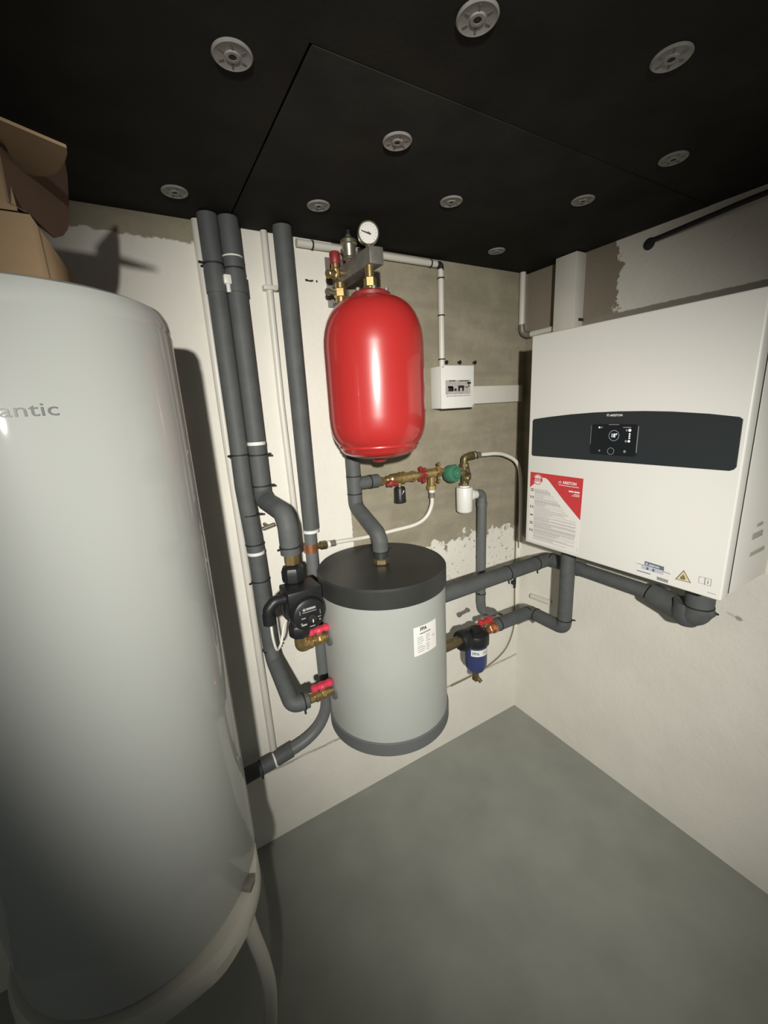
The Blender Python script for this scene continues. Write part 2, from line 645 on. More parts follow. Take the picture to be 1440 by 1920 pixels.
def text_width(s, size):
    c = bpy.data.curves.new('txt', 'FONT')
    c.body = s
    c.size = size
    o = bpy.data.objects.new('txt', c)
    me = bpy.data.meshes.new_from_object(o)
    wd = max(v.co.x for v in me.vertices) - min(v.co.x for v in me.vertices)
    bpy.data.objects.remove(o); bpy.data.curves.remove(c); bpy.data.meshes.remove(me)
    return wd


sz = 0.0268
KX = 1.0
w8 = text_width('atlantic', sz)
w5 = text_width('antic', sz)
KX = 0.0655 / w5
bm = text_mesh('atlantic', sz, lambda x, y, h: heater_map(w8 * KX, 1.681)(x * KX, y, h), 0.0003)
obj('logo_lettering', bm, M['logo_grey'], t, label='grey lowercase lettering')

st = thing('heater_stand', (HX, HY, 0), 'white ring stand with bent tube legs under the tall water heater', 'stand')
bm = new()
TAB = [(-205, 0.0), (-190, 0.02), (-95, 0.022), (-78, 0.028), (-66, 0.041), (-50, 0.036), (-30, 0.02), (-14, 0.0)]


def ring_off(a):
    for (a0, d0), (a1, d1) in zip(TAB, TAB[1:]):
        if a0 <= a <= a1:
            return d0 + (d1 - d0) * (a - a0) / (a1 - a0)
    return 0.0


rows = []
for i in range(97):
    ad = -205 + 191 * i / 96
    d = (ring_off(ad - 3) + ring_off(ad) + ring_off(ad + 3)) / 3
    c, s_ = math.cos(rad(ad)), math.sin(rad(ad))
    rows.append([bm.verts.new((HX + c * r, HY + s_ * r, z)) for r, z in ((0.235, 0.472), (HR + d * .7, 0.468), (HR + d, 0.484), (HR + d * .96, 0.512), (HR + d * .6, 0.529), (HR + 0.0005, 0.5345), (0.235, 0.5345))])
for p, q in zip(rows, rows[1:]):
    for k in range(7):
        j = (k + 1) % 7
        bm.faces.new((p[k], p[j], q[j], q[k]))
bm.faces.new(rows[0]); bm.faces.new(rows[-1])
obj('support_ring', bm, M['enamel_base'], st)
bm = new()
for a in (-42, 78, 198):
    c, s = math.cos(rad(a)), math.sin(rad(a))
    pts = [(HX + c * r, HY + s * r, z) for r, z in ((0.262, 0.475), (0.272, 0.40), (0.288, 0.31), (0.292, 0.22), (0.28, 0.10), (0.262, 0.0))]
    b2 = new()
    tube(b2, smooth_path(pts, 6), 0.0175, 14)
    cyl(b2, (pts[-1][0], pts[-1][1], 0), (pts[-1][0], pts[-1][1], 0.012), 0.024, 16)
    obj('leg', b2, M['enamel_base'], st)
bm.free()
bm = new()
a = rad(-38)
c, s = math.cos(a), math.sin(a)
R3 = Matrix.Rotation(a, 4, 'Z')
box(bm, (0.256, -0.012, 0.5335), (0.281, 0.012, 0.553), 0.003)
for v in bm.verts:
    v.co = R3 @ v.co + V((HX, HY, 0))
obj('clip', bm, M['steel'], st, label='small dark grey clip')

# ------------------------------------------------------------------ cardboard box on the heater
t = thing('cardboard_box', (-1.85, -0.38, HT), 'open brown cardboard box on top of the white water heater', 'cardboard box')
bm = new()
zb, zt = HT + 0.001, 1.966
P4 = [(-2.05, -0.53), (-1.655, -0.53), (-1.632, -0.2), (-2.03, -0.2)]
th = 0.005
prism(bm, [(x, y, zb) for x, y in P4], (0, 0, 0.006))
for i in range(4):
    p, q = V((*P4[i], 0)), V((*P4[(i + 1) % 4], 0))
    nrm = (q - p).cross(V((0, 0, 1))).normalized() * -th
    prism(bm, [(p.x, p.y, zb), (q.x, q.y, zb), (q.x, q.y, zt), (p.x, p.y, zt)], nrm)
obj('carton', bm, M['card'], t)
bm = new()
prism(bm, [(-2.05, -0.531, zt + .002), (-1.668, -0.531, zt + .002), (-1.672, -0.515, 2.045), (-2.04, -0.50, 2.065)], (0, 0.005, 0))
obj('flap', bm, M['card'], t)
bm = new()
A = [(-1.6755, -0.618, 2.0403), (-1.6545, -0.618, 2.0353), (-1.5908, -0.6175, 2.02), (-1.5917, -0.6038, 2.0202), (-1.5966, -0.58, 2.0214), (-1.6061, -0.5474, 2.0237), (-1.6162, -0.5235, 2.0261), (-1.6277, -0.5056, 2.0288), (-1.6416, -0.4931, 2.0322), (-1.6519, -0.4922, 2.0347), (-1.6591, -0.5049, 2.0364), (-1.662, -0.5321, 2.0371), (-1.6619, -0.5686, 2.037), (-1.6846, -0.5785, 2.0425)]
prism(bm, A, (0.0, 0.0, 0.004))
obj('flap', bm, M['card'], t)
bm = new()
B = [(-1.671, -0.537, 2.058), (-1.602, -0.385, 2.116), (-1.603, -0.385, 2.086), (-1.608, -0.385, 2.051), (-1.614, -0.385, 2.018), (-1.619, -0.39, 2.0), (-1.627, -0.405, 1.984), (-1.637, -0.425, 1.973), (-1.644, -0.45, 1.973), (-1.657, -0.528, 1.969), (-1.675, -0.532, 1.977)]
prism(bm, B, (-0.003, 0.0015, 0))
obj('flap', bm, M['card_shaded'], t)

# ------------------------------------------------------------------ pipes on the back wall
# conduit far left
t = thing('electrical_conduit', (-1.337, -0.014, 0.42), 'long white conduit on the wall left of the twin grey risers', 'conduit')
bm = new(); tube(bm, [(-1.338, -0.0135, 2.194), (-1.340, -0.0135, 1.6), (-1.336, -0.0135, 1.1), (-1.333, -0.0135, 0.415)], 0.0125, 14); obj('conduit_tube', bm, M['pvc'], t)

RI = 0.0265
# riser one
t = thing('insulated_riser', (-1.31, -0.055, 0.75), 'left grey insulated riser running from ceiling to lower tank valve', 'insulated pipe', 'grey foam lagged risers on the back wall')
bm = new()
p1 = [(-1.315, -0.056, 2.194), (-1.315, -0.056, 1.62), (-1.318, -0.062, 1.45), (-1.311, -0.062, 1.30), (-1.307, -0.062, 1.2), (-1.302, -0.065, 0.885), (-1.300, -0.080, 0.84), (-1.292, -0.229, 0.752), (-1.240, -0.229, 0.752)]
pipe(bm, p1, RI, [0, .1, .1, .1, .1, .1, 0.03, 0.028, 0])
obj('foam_sleeve', bm, M['foam'], t)
tie(t, (-1.315, -0.056, 2.073), (0, 0, 1), RI, (-1, -.3, 0))
tie(t, (-1.316, -0.058, 1.55), (0, 0, 1), RI, (-1, -.5, 0))
tie(t, (-1.311, -0.062, 1.36), (0, 0, 1), RI, (1, -.5, 0))
tie(t, (-1.309, -0.062, 1.262), (0, 0, 1), RI)
tie(t, (-1.306, -0.0625, 1.135), (0, 0, 1), RI, (-1, -.4, 0))
tie(t, (-1.302, -0.065, 0.878), (0, 0, 1), RI, (1, -.5, .2))
tie(t, (-1.256, -0.229, 0.752), (1, 0, 0), RI, (0, -.3, -1))
band(t, (-1.315, -0.056, 2.03), (0, 0, 1), RI + .0022, 0.03, M['foam'], 'sleeve_joint')
band(t, (-1.308, -0.062, 1.232), (0, 0, 1), RI + .001, 0.005, M['white_plastic'], 'exposed_pipe')

# riser two to the pump
PX, PY = -1.243, -0.232
t = thing('insulated_riser', (-1.262, -0.06, 1.26), 'right riser of the grey pair, kinking forward above the black pump', 'insulated pipe', 'grey foam lagged risers on the back wall')
bm = new()
pipe(bm, [(-1.262, -0.058, 2.194), (-1.262, -0.058, 1.40)], RI + .001, 0)
obj('foam_sleeve', bm, M['foam'], t)
bm = new()
pipe(bm, [(-1.262, -0.062, 1.415), (-1.260, -0.085, 1.40), (-1.246, -0.215, 1.385), (PX, PY, 1.345), (PX, PY, 1.262)], RI + .003, [0, .01, .03, .035, 0])
obj('elbow_sleeve', bm, M['foam'], t)
band(t, (-1.262, -0.058, 2.03), (0, 0, 1), RI + .004, 0.026, M['foam'], 'sleeve_joint')
band(t, (-1.262, -0.058, 2.096), (0, 0, 1), RI + .0015, 0.002, M['white_plastic'], 'exposed_pipe')
band(t, (-1.262, -0.058, 1.580), (0, 0, 1), RI + .0016, 0.005, M['white_plastic'], 'exposed_pipe')
tie(t, (-1.262, -0.058, 2.066), (0, 0, 1), RI)
tie(t, (-1.262, -0.058, 1.545), (0, 0, 1), RI + .001, (1, -.4, 0))
tie(t, (-1.262, -0.058, 1.447), (0, 0, 1), RI + .001, (1, -.5, 0))
tie(t, (PX, PY, 1.285), (0, 0, 1), RI + .003, (-1, -.4, 0))
bm = new(); hexnut(bm, (PX, PY, 1.229), (PX, PY, 1.263), 0.022); obj('brass_union', bm, M['brass'], t)

# wall bracket between the risers
t = thing('pipe_clip', (-1.296, -0.02, 2.04), 'small white clip on the wall between the twin grey risers', 'clip')
bm = new(); box(bm, (-1.299, -0.088, 2.02), (-1.278, 0, 2.045), 0.004); obj('clip_body', bm, M['white_plastic'], t)
bm = new(); cyl(bm, (-1.288, -0.08, 2.0), (-1.288, -0.08, 2.03), 0.006, 10); obj('screw', bm, M['white_plastic'], t)

# third riser, curving behind the heater
t = thing('insulated_riser', (-1.117, -0.06, 0.4), 'grey insulated riser left of the red vessel, curving low behind the water heater', 'insulated pipe', 'grey foam lagged risers on the back wall')
bm = new()
pipe(bm, [(-1.110, -0.06, 2.194), (-1.112, -0.06, 1.276)], RI + .001, 0, 20)
obj('foam_sleeve', bm, M['foam'], t)
bm = new()
pipe(bm, [(-1.118, -0.06, 1.276), (-1.120, -0.06, 1.06), (-1.120, -0.06, 0.46), (-1.56, -0.06, 0.385), (-1.9, -0.06, 0.375)], 0.0215, [0, 0.0, 0.17, 0.1, 0], 20, 10)
obj('lower_sleeve', bm, M['foam_pale'], t, label='paler bare lower length')
bm = new()
q = [V((-1.275, -0.06, 0.434)), V((-1.335, -0.06, 0.424))]
cyl(bm, q[0], q[1], 0.0265, 20); obj('sleeve_joint', bm, M['foam'], t)
bm = new(); cyl(bm, (-1.345, -0.06, 0.4225), (-1.9, -0.06, 0.374), 0.0265, 20); obj('foam_sleeve', bm, M['foam'], t)
band(t, (-1.114, -0.06, 1.267), (0, 0, 1), 0.0275, 0.005, M['white_plastic'], 'exposed_pipe')
band(t, (-1.342, -0.06, 0.4228), (1, 0, 0.1), 0.0262, 0.0035, M['white_plastic'], 'exposed_pipe')
tie(t, (-1.392, -0.06, 0.4185), (1, 0, 0.08), 0.0262, (0, -.3, -1))
bm = new(); cyl(bm, (-1.121, -0.06, 1.19), (-1.121, -0.06, 1.222), 0.0235, 20); obj('copper_tee', bm, M['copper'], t)
bm = new(); cyl(bm, (-1.10, -0.06, 1.206), (-1.073, -0.056, 1.204), 0.011, 14); hexnut(bm, (-1.085, -0.058, 1.205), (-1.060, -0.056, 1.203), 0.016); obj('brass_union', bm, M['brass_dull'], t)

# thin pale conduit beside it
t = thing('electrical_conduit', (-1.137, -0.012, 1.27), 'thin white conduit just left of the lone grey riser', 'conduit')
bm = new(); tube(bm, [(-1.151, -0.012, 2.194), (-1.154, -0.012, 1.7), (-1.148, -0.012, 1.27)], 0.0105, 14); obj('conduit_tube', bm, M['pvc'], t)
bm = new(); box(bm, (-1.172, -0.026, 2.032), (-1.128, 0, 2.046), 0.003); obj('saddle_clip', bm, M['pvc'], t)

# supply pipe from the vessel bracket down to the tank lid
TX, TY, TR = -0.936, -0.229, 0.217
TZ0, TZL, TZT = 0.569, 1.093, 1.156
t = thing('insulated_supply_pipe', (-0.935, -0.06, 1.17), 'grey insulated pipe from behind the red vessel down onto the tank lid', 'insulated pipe')
bm = new()
pipe(bm, [(-0.935, -0.06, 2.0), (-0.935, -0.06, 1.325), (-0.937, -0.215, 1.262), (TX, TY, 1.235), (TX, TY, 1.197)], RI, [0, .035, .03, .02, 0])
obj('foam_sleeve', bm, M['foam'], t)
bm = new(); cyl(bm, (-0.935, -0.06, 1.407), (-0.835, -0.06, 1.407), 0.0235, 18); cyl(bm, (-0.87, -0.06, 1.407), (-0.838, -0.06, 1.407), 0.0245, 18)
obj('tee_branch', bm, M['foam'], t)
for z in (1.372, 1.436):
    tie(t, (-0.935, -0.06, z), (0, 0, 1), RI - 0.001)
tie(t, (-0.872, -0.06, 1.407), (1, 0, 0), 0.0235)
tie(t, (TX, TY, 1.20), (0, 0, 1), RI, (1, 0, 0))
bm = new(); cyl(bm, (TX, TY, TZT), (TX, TY, 1.199), 0.0235, 18); obj('collar', bm, M['tank_lid'], t)
bm = new(); hexnut(bm, (TX, TY - 0.002, TZT + 0.001), (TX, TY - 0.002, TZT + 0.02), 0.0275); obj('brass_union', bm, M['brass_dull'], t)

# ------------------------------------------------------------------ grey buffer tank
t = thing('buffer_tank', (TX, TY, TZ0), 'grey round buffer tank with black lid hung on the back wall', 'tank')
bm = new(); lathe(bm, (TX, TY, 0), (0, 0, 1), [(TR - 0.006, TZ0 + 0.05), (TR - 0.003, TZ0 + 0.052), (TR - 0.003, TZL + 0.002), (TR - 0.01, TZL + 0.003)], 80)
obj('jacket', bm, M['tank_grey'], t)
bm = new(); lathe(bm, (TX, TY, 0), (0, 0, 1), [(TR + 0.001, TZL), (TR + 0.001, TZT - 0.006), (TR - 0.004, TZT), (0, TZT)], 80)
obj('lid', bm, M['tank_lid'], t, label='black lid')
bm = new(); lathe(bm, (TX, TY, 0), (0, 0, 1), [(TR - 0.02, TZ0), (TR - 0.004, TZ0), (TR + 0.002, TZ0 + 0.006), (TR + 0.002, TZ0 + 0.05), (TR - 0.004, TZ0 + 0.054)], 80)
obj('base_skirt', bm, M['tank_skirt'], t, label='dark grey base skirt')


def tank_map(a0, z0, R=TR - 0.003, cx=TX, cy=TY, off=0.0006):
    def f(x, y, h):
        a = rad(a0) + x / R
        r = R + off + h
        return (cx + r * math.cos(a), cy + r * math.sin(a), z0 + y)
    return f


def curved_rect(bm, f, x0, x1, y0, y1, h=0.0, t=0.0004, n=10):
    rows = []
    for i in range(n + 1):
        x = x0 + (x1 - x0) * i / n
        rows.append([bm.verts.new(f(x, y, hh)) for y, hh in ((y0, h), (y0, h + t), (y1, h + t), (y1, h))])
    for p, q in zip(rows, rows[1:]):
        for k in range(4):
            bm.faces.new((p[k], p[(k + 1) % 4], q[(k + 1) % 4], q[k]))
    bm.faces.new(rows[0]); bm.faces.new(rows[-1])
    return bm


f = tank_map(-95.7, 0.918)
LW = rad(25) * (TR - 0.003)
bm = new(); curved_rect(bm, f, 0, LW, 0, 0.098); lab = obj('rating_label', bm, M['paper'], t, label='white rating label')
bm = text_mesh('FPA', 0.0175, lambda x, y, h: f(x * 0.9 + 0.0235, y + 0.081, h + 0.0005), 0.0002, bold=0.0004); obj('lettering', bm, M['black'], lab)
bm = new()
random.seed(3)
curved_rect(bm, f, 0.022, 0.066, 0.070, 0.0745, 0.0005)
for k, yy in enumerate((0.060, 0.053, 0.046, 0.039, 0.030, 0.024, 0.017, 0.010)):
    curved_rect(bm, f, 0.012, 0.012 + random.uniform(0.018, 0.03), yy, yy + 0.0018, 0.0005, n=4)
    curved_rect(bm, f, 0.046, 0.046 + random.uniform(0.010, 0.02), yy, yy + 0.0018, 0.0005, n=4)
obj('fine_print', bm, M['grey_print'], lab)
bm = text_mesh('CE', 0.010, lambda x, y, h: f(x + 0.072, y + 0.045, h + 0.0005), 0.0002); obj('lettering', bm, M['grey_print'], lab)
for sx, zz in ((-1, 0.955), (-1, 0.752), (1, 0.957), (1, 0.725)):
    bm = new(); cyl(bm, (TX + sx * (TR - 0.008), TY, zz), (TX + sx * (TR + 0.003), TY, zz), 0.033, 24, 0.002)
    obj('port_collar', bm, M['tank_skirt'], t)


# ------------------------------------------------------------------ ball valves on the left of the tank
def ball_valve(name, x0, x1, y, z, label, group):
    """brass valve along x with a winged red handle on top"""
    v = thing(name, ((x0 + x1) / 2, y, z - 0.02), label, 'valve', group)
    b = new()
    L = x1 - x0
    cyl(b, (x0, y, z), (x0 + L * .22, y, z), 0.0165, 8, 0.002)
    lathe(b, (x0 + L * .2, y, z), (1, 0, 0), [(0.014, 0), (0.0195, L * .08), (0.0195, L * .28), (0.0145, L * .36)], 20)
    hexnut(b, (x0 + L * .55, y, z), (x0 + L * .72, y, z), 0.0185)
    lathe(b, (x0 + L * .72, y, z), (1, 0, 0), [(0.0150, 0), (0.0165, L * .03), (0.0150, L * .06), (0.0165, L * .09), (0.0150, L * .12), (0.0165, L * .15), (0.0150, L * .28)], 20)
    obj('valve_body', b, M['brass'], v)
    b = new()
    xc = x0 + L * .58
    cyl(b, (xc, y, z + 0.015), (xc, y, z + 0.036), 0.009, 14)
    obj('stem', b, M['nickel'], v)
    b = new()
    pts = []
    for s in (-1, 1):
        lathe(b, (xc + s * 0.026, y - 0.006, z + 0.037), (0, 0.0, 1), [(0.006, -0.012), (0.012, -0.008), (0.0135, 0), (0.012, 0.007), (0.005, 0.010)], 16)
    lathe(b, (xc, y - 0.004, z + 0.034), (0, 0, 1), [(0.013, -0.008), (0.0155, 0), (0.012, 0.009), (0.0, 0.010)], 16)
    box(b, (xc - 0.026, y - 0.016, z + 0.030), (xc + 0.026, y + 0.006, z + 0.044), 0.004)
    obj('handle', b, M['pink_red'], v, label='red wing handle')
    return v


ball_valve('ball_valve', -1.236, -1.156, TY, 0.752, 'lower brass ball valve with red handle on left side of the grey tank', 'brass ball valves on the grey tank')
v = ball_valve('ball_valve', -1.218, -1.156, TY, 0.955, 'upper brass ball valve with red handle between black pump and grey tank', 'brass ball valves on the grey tank')
bm = new()
pipe(bm, [(PX, PY, 0.995), (PX, PY, 0.950), (-1.216, TY, 0.954)], 0.0195, [0, 0.022, 0], 18, 8)
cyl(bm, (-1.222, TY, 0.955), (-1.206, TY, 0.955), 0.022, 10, 0.002)
obj('elbow', bm, M['brass'], v)

# ------------------------------------------------------------------ circulator pump
t = thing('circulator_pump', (PX, PY, 1.0), 'black circulator pump left of the grey tank, fed from the riser above', 'pump')
bm = new()
lathe(bm, (PX, PY, 0), (0, 0, 1), [(0.024, 1.173), (0.033, 1.178), (0.035, 1.188), (0.035, 1.212), (0.031, 1.221), (0.022, 1.226)], 8)
obj('union_nut', bm, M['black'], t)
bm = new()
lathe(bm, (PX, PY, 0), (0, 0, 1), [(0.020, 0.988), (0.030, 0.993), (0.034, 1.001), (0.034, 1.028), (0.029, 1.036), (0.022, 1.04)], 8)
obj('union_nut', bm, M['black'], t)
bm = new()
cyl(bm, (PX, PY, 1.035), (PX, PY, 1.175), 0.023, 20)
lathe(bm, (PX + 0.002, PY + 0.03, 1.10), (0, -1, 0), [(0.03, -0.02), (0.052, -0.012), (0.055, 0.0), (0.055, 0.05)], 28)
obj('volute', bm, M['black_matt'], t)
FX, FZ, FY = PX + 0.005, 1.104, PY - 0.105
bm = new()
lathe(bm, (FX, PY - 0.015, FZ), (0, -1, 0), [(0.050, 0), (0.052, 0.004), (0.052, 0.072), (0.047, 0.086), (0.040, 0.090), (0.0, 0.090)], 40)
obj('motor_head', bm, M['black'], t)
bm = new()
box(bm, (FX - 0.053, PY - 0.088, FZ + 0.022), (FX + 0.050, PY - 0.0, FZ + 0.072), 0.006)
obj('terminal_box', bm, M['black'], t)
bm = new(); lathe(bm, (FX + 0.004, FY, FZ - 0.008), (0, -1, 0), [(0.0125, -0.002), (0.0125, 0.008), (0.0105, 0.010), (0.0, 0.010)], 24)
knob = obj('control_knob', bm, M['black_matt'], t)
bm = new(); box(bm, (FX + 0.0028, FY - 0.0112, FZ - 0.019), (FX + 0.0052, FY - 0.0098, FZ - 0.009)); obj('pointer', bm, M['white_print'], knob)
bm = new()
for i, (x0, x1, z0, z1) in enumerate(((-.020, -.012, .017, .0245), (-.010, .018, .018, .0245), (-.022, .020, .0115, .0132), (-.026, -.014, -.006, -.003), (-.028, -.012, -.027, -.022),
                                      (-.03, -.024, -.020, -.018), (.022, .032, -.012, -.010), (.026, .030, -.022, -.018), (.030, .0312, -.004, .010), (-.004, .012, -.036, -.0335), (-.03, -.0285, .008, .020))):
    box(bm, (FX + x0, FY - 0.0005, FZ + z0), (FX + x1, FY + 0.0004, FZ + z1))
obj('scale_marking', bm, M['dial_grey'], t)
bm = new()
pipe(bm, [(FX - 0.046, PY - 0.05, FZ + 0.045), (FX - 0.082, PY - 0.05, FZ + 0.045), (FX - 0.102, PY - 0.05, FZ + 0.026), (FX - 0.102, PY - 0.05, FZ - 0.010)], 0.0165, 0.02, 16)
cyl(bm, (FX - 0.102, PY - 0.05, FZ - 0.018), (FX - 0.102, PY - 0.05, FZ + 0.012), 0.019, 16)
obj('power_plug', bm, M['black'], t)
bm = new()
tube(bm, smooth_path([(FX - 0.100, PY - 0.05, FZ - 0.015), (FX - 0.098, PY - 0.045, FZ - 0.07), (FX - 0.088, PY - 0.03, FZ - 0.118), (FX - 0.068, PY - 0.01, FZ - 0.112), (FX - 0.052, PY + 0.005, FZ - 0.075), (FX - 0.036, PY + 0.02, FZ - 0.055)], 6), 0.0038, 10)
obj('power_cord', bm, M['white_hose'], t, label='white power cord')

# little brass tap on the wall
t = thing('bleed_screw', (-1.255, -0.03, 1.30), 'tiny metal stub on the wall right of the left riser', 'screw')
bm = new(); cyl(bm, (-1.255, 0, 1.305), (-1.255, -0.04, 1.305), 0.006, 12); obj('stub', bm, M['steel'], t)
bm = new(); cyl(bm, (-1.272, -0.04, 1.300), (-1.232, -0.04, 1.308), 0.007, 12); obj('lever', bm, M['nickel'], t)

# ------------------------------------------------------------------ red expansion vessel and its bracket
EX, EY, ER = -0.929, -0.245, 0.148
t = thing('expansion_vessel', (EX, EY, 1.51), 'glossy red expansion vessel hanging above the grey buffer tank', 'tank')
prof = [(0.0, 1.515)]
for k in range(1, 7):
    a = k / 6 * PI / 2
    prof.append((0.121 * math.sin(a) ** 0.8, 1.551 - 0.036 * math.cos(a)))
prof += [(0.1250, 1.554), (0.1255, 1.557), (0.1245, 1.560), (0.1310, 1.568), (0.1385, 1.582), (0.1435, 1.598), (0.1468, 1.618), (ER, 1.645), (ER, 1.84)]
for k in range(1, 10):
    a = k / 9 * PI / 2
    prof.append((ER * math.cos(a) ** 0.62 if k < 9 else 0.0, 1.84 + 0.139 * math.sin(a)))
bm = new(); lathe(bm, (EX, EY, 0), (0, 0, 1), prof, 64); obj('vessel', bm, M['red_enamel'], t)
bm = new()
lathe(bm, (EX, EY, 0), (0, 0, 1), [(0.052, 1.970), (0.057, 1.974), (0.057, 1.984), (0.051, 1.988), (0.042, 1.989), (0.040, 1.993), (0.0, 1.993)], 40)
obj('flange', bm, M['wine_red'], t)
for k in range(6):
    a = k * PI / 3 + 0.2
    b = new(); hexnut(b, (EX + 0.047 * math.cos(a), EY + 0.047 * math.sin(a), 1.987), (EX + 0.047 * math.cos(a), EY + 0.047 * math.sin(a), 1.996), 0.0065)
    obj('bolt', b, M['steel'], t)
bm = new(); lathe(bm, (EX, EY, 0), (0, 0, 1), [(0.010, 1.500), (0.020, 1.503), (0.024, 1.510), (0.032, 1.522)], 24); obj('valve_cap', bm, M['wine_red'], t)

BX = -0.916
t = thing('vessel_bracket', (BX, -0.0, 2.03), 'steel wall bracket with brass fittings and gauge above the red vessel', 'bracket')
bm = new(); box(bm, (BX - 0.023, -0.268, 2.058), (BX + 0.023, -0.004, 2.104), 0.004); obj('square_tube', bm, M['steel'], t)
bm = new(); box(bm, (BX - 0.04, -0.006, 2.0), (BX + 0.04, 0.0, 2.15), 0.002); obj('wall_plate', bm, M['steel'], t)
bm = new()
cyl(bm, (EX, EY, 1.988), (EX, EY, 2.004), 0.014, 18); hexnut(bm, (EX, EY, 2.003), (EX, EY, 2.028), 0.0185); cyl(bm, (EX, EY, 2.028), (EX, EY, 2.060), 0.0125, 18)
cyl(bm, (EX, EY, 1.995), (EX - 0.026, EY - 0.012, 1.995), 0.006, 12)
obj('vessel_coupling', bm, M['brass'], t)
GX, GY, GZ = -0.914, -0.222, 2.148
bm = new(); cyl(bm, (GX, GY, 2.10), (GX, GY, 2.122), 0.008, 12); obj('gauge_stem', bm, M['brass'], t)
gd = (V((-1.5, -1.65, 2.02)) - V((GX, GY, GZ))).normalized()
bm = new(); lathe(bm, V((GX, GY, GZ)), gd, [(0.026, -0.012), (0.030, -0.008), (0.0305, 0.012), (0.029, 0.014), (0.0265, 0.012), (0.0265, 0.008)], 40)
g = obj('pressure_gauge', bm, M['nickel'], t, label='round pressure gauge')
bm = new(); lathe(bm, V((GX, GY, GZ)), gd, [(0.0266, 0.0082), (0.0266, 0.0095), (0.0, 0.0095)], 40); obj('dial', bm, M['paper'], g)
ga, gb, gc = basis(gd)
gr = V((0, 0, 1)).cross(gd).normalized()
gu = gd.cross(gr)
G0 = V((GX, GY, GZ)) + gd * 0.0098
bm = new()
for p, q, wd in (((-0.020, 0.006), (0.007, -0.003), 0.0011),):
    p3, q3 = G0 + gr * p[0] + gu * p[1], G0 + gr * q[0] + gu * q[1]
    d = (q3 - p3).normalized(); n = gd.cross(d) * wd
    prism(bm, [p3 - n, q3 - n * 2.2, q3 + n * 2.2, p3 + n], gd * 0.0008)
lathe(bm, G0, gd, [(0.003, 0), (0.003, 0.0015), (0, 0.0016)], 14)
obj('needle', bm, M['black'], g)
bm = new()
for k in range(13):
    a = rad(-45 + k * 22.5)
    d = gr * math.cos(a) + gu * math.sin(a)
    n = gd.cross(d) * 0.0006
    prism(bm, [G0 + d * 0.020 - n, G0 + d * 0.024 - n, G0 + d * 0.024 + n, G0 + d * 0.020 + n], gd * 0.0003)
obj('scale', bm, M['grey_print'], g)
AX, AY = BX - 0.012, -0.125
bm = new()
lathe(bm, (AX, AY, 0), (0, 0, 1), [(0.009, 2.098), (0.012, 2.102), (0.012, 2.106), (0.020, 2.109), (0.020, 2.114), (0.018, 2.117), (0.022, 2.148), (0.025, 2.151), (0.025, 2.160), (0.020, 2.165), (0.010, 2.168), (0.008, 2.176), (0.0, 2.176)], 24)
obj('air_vent', bm, M['nickel'], t)
bm = new(); cyl(bm, (AX, AY, 2.175), (AX, AY, 2.188), 0.008, 14); obj('vent_cap', bm, M['black'], t)
SX, SY = BX - 0.043, -0.085
bm = new()
cyl(bm, (BX - 0.02, SY, 2.082), (SX + 0.006, SY, 2.082), 0.010, 14)
lathe(bm, (SX, SY, 0), (0, 0, 1), [(0.012, 2.064), (0.015, 2.070), (0.015, 2.090), (0.012, 2.094), (0.012, 2.106)], 20)
cyl(bm, (SX, SY, 2.08), (SX - 0.034, SY - 0.012, 2.072), 0.013, 8, 0.002)
s = obj('safety_valve', bm, M['brass'], t)
bm = new(); lathe(bm, (SX, SY, 0), (0, 0, 1), [(0.015, 2.105), (0.0165, 2.108), (0.0165, 2.134), (0.014, 2.139), (0.0, 2.139)], 18); obj('red_cap', bm, M['wine_red'], s)
bm = new()
cyl(bm, (-0.935, -0.06, 2.06), (-0.935, -0.06, 2.042), 0.016, 18); hexnut(bm, (-0.935, -0.06, 2.044), (-0.935, -0.06, 2.018), 0.0215); cyl(bm, (-0.935, -0.06, 2.018), (-0.935, -0.06, 1.998), 0.018, 18)
obj('brass_union', bm, M['brass'], t)
bm = new(); cyl(bm, (-0.945, -0.06, 2.03), (-0.985, -0.075, 2.028), 0.007, 12); cyl(bm, (-0.98, -0.073, 2.028), (-0.99, -0.077, 2.028), 0.010, 12); obj('drain_tap', bm, M['nickel'], t)

# ------------------------------------------------------------------ filling valve line on the bare concrete
ZF, YW = 1.403, -0.06
t = thing('filling_valve', (-0.68, YW, 1.33), 'brass filling line with red knobs and black cup, on bare concrete under the red vessel', 'valve')
bm = new()
cyl(bm, (-0.852, YW, ZF), (-0.80, YW, ZF), 0.012, 14); hexnut(bm, (-0.832, YW, ZF), (-0.815, YW, ZF), 0.017)
cyl(bm, (-0.80, YW, ZF), (-0.79, YW, ZF), 0.016, 14)
lathe(bm, (-0.79, YW, ZF), (1, 0, 0), [(0.012, 0), (0.019, 0.006), (0.021, 0.012), (0.021, 0.045), (0.0235, 0.047), (0.0235, 0.052), (0.021, 0.054), (0.021, 0.062), (0.0235, 0.064), (0.0235, 0.070), (0.018, 0.075), (0.018, 0.10), (0.021, 0.103), (0.021, 0.118), (0.014, 0.122), (0.012, 0.15)], 20)
cyl(bm, (-0.650, YW, ZF), (-0.54, YW, ZF), 0.012, 16)
lathe(bm, (-0.625, YW, ZF), (1, 0, 0), [(0.013, 0), (0.02, 0.006), (0.02, 0.05), (0.013, 0.058)], 18)
hexnut(bm, (-0.565, YW, ZF + 0.002), (-0.545, YW, ZF + 0.002), 0.0215)
cyl(bm, (-0.745, YW - 0.005, ZF), (-0.745, YW - 0.005, ZF - 0.034), 0.008, 12)
cyl(bm, (-0.589, YW, ZF), (-0.589, YW, ZF - 0.048), 0.0155, 18); hexnut(bm, (-0.589, YW, ZF - 0.048), (-0.589, YW, ZF - 0.066), 0.0195)
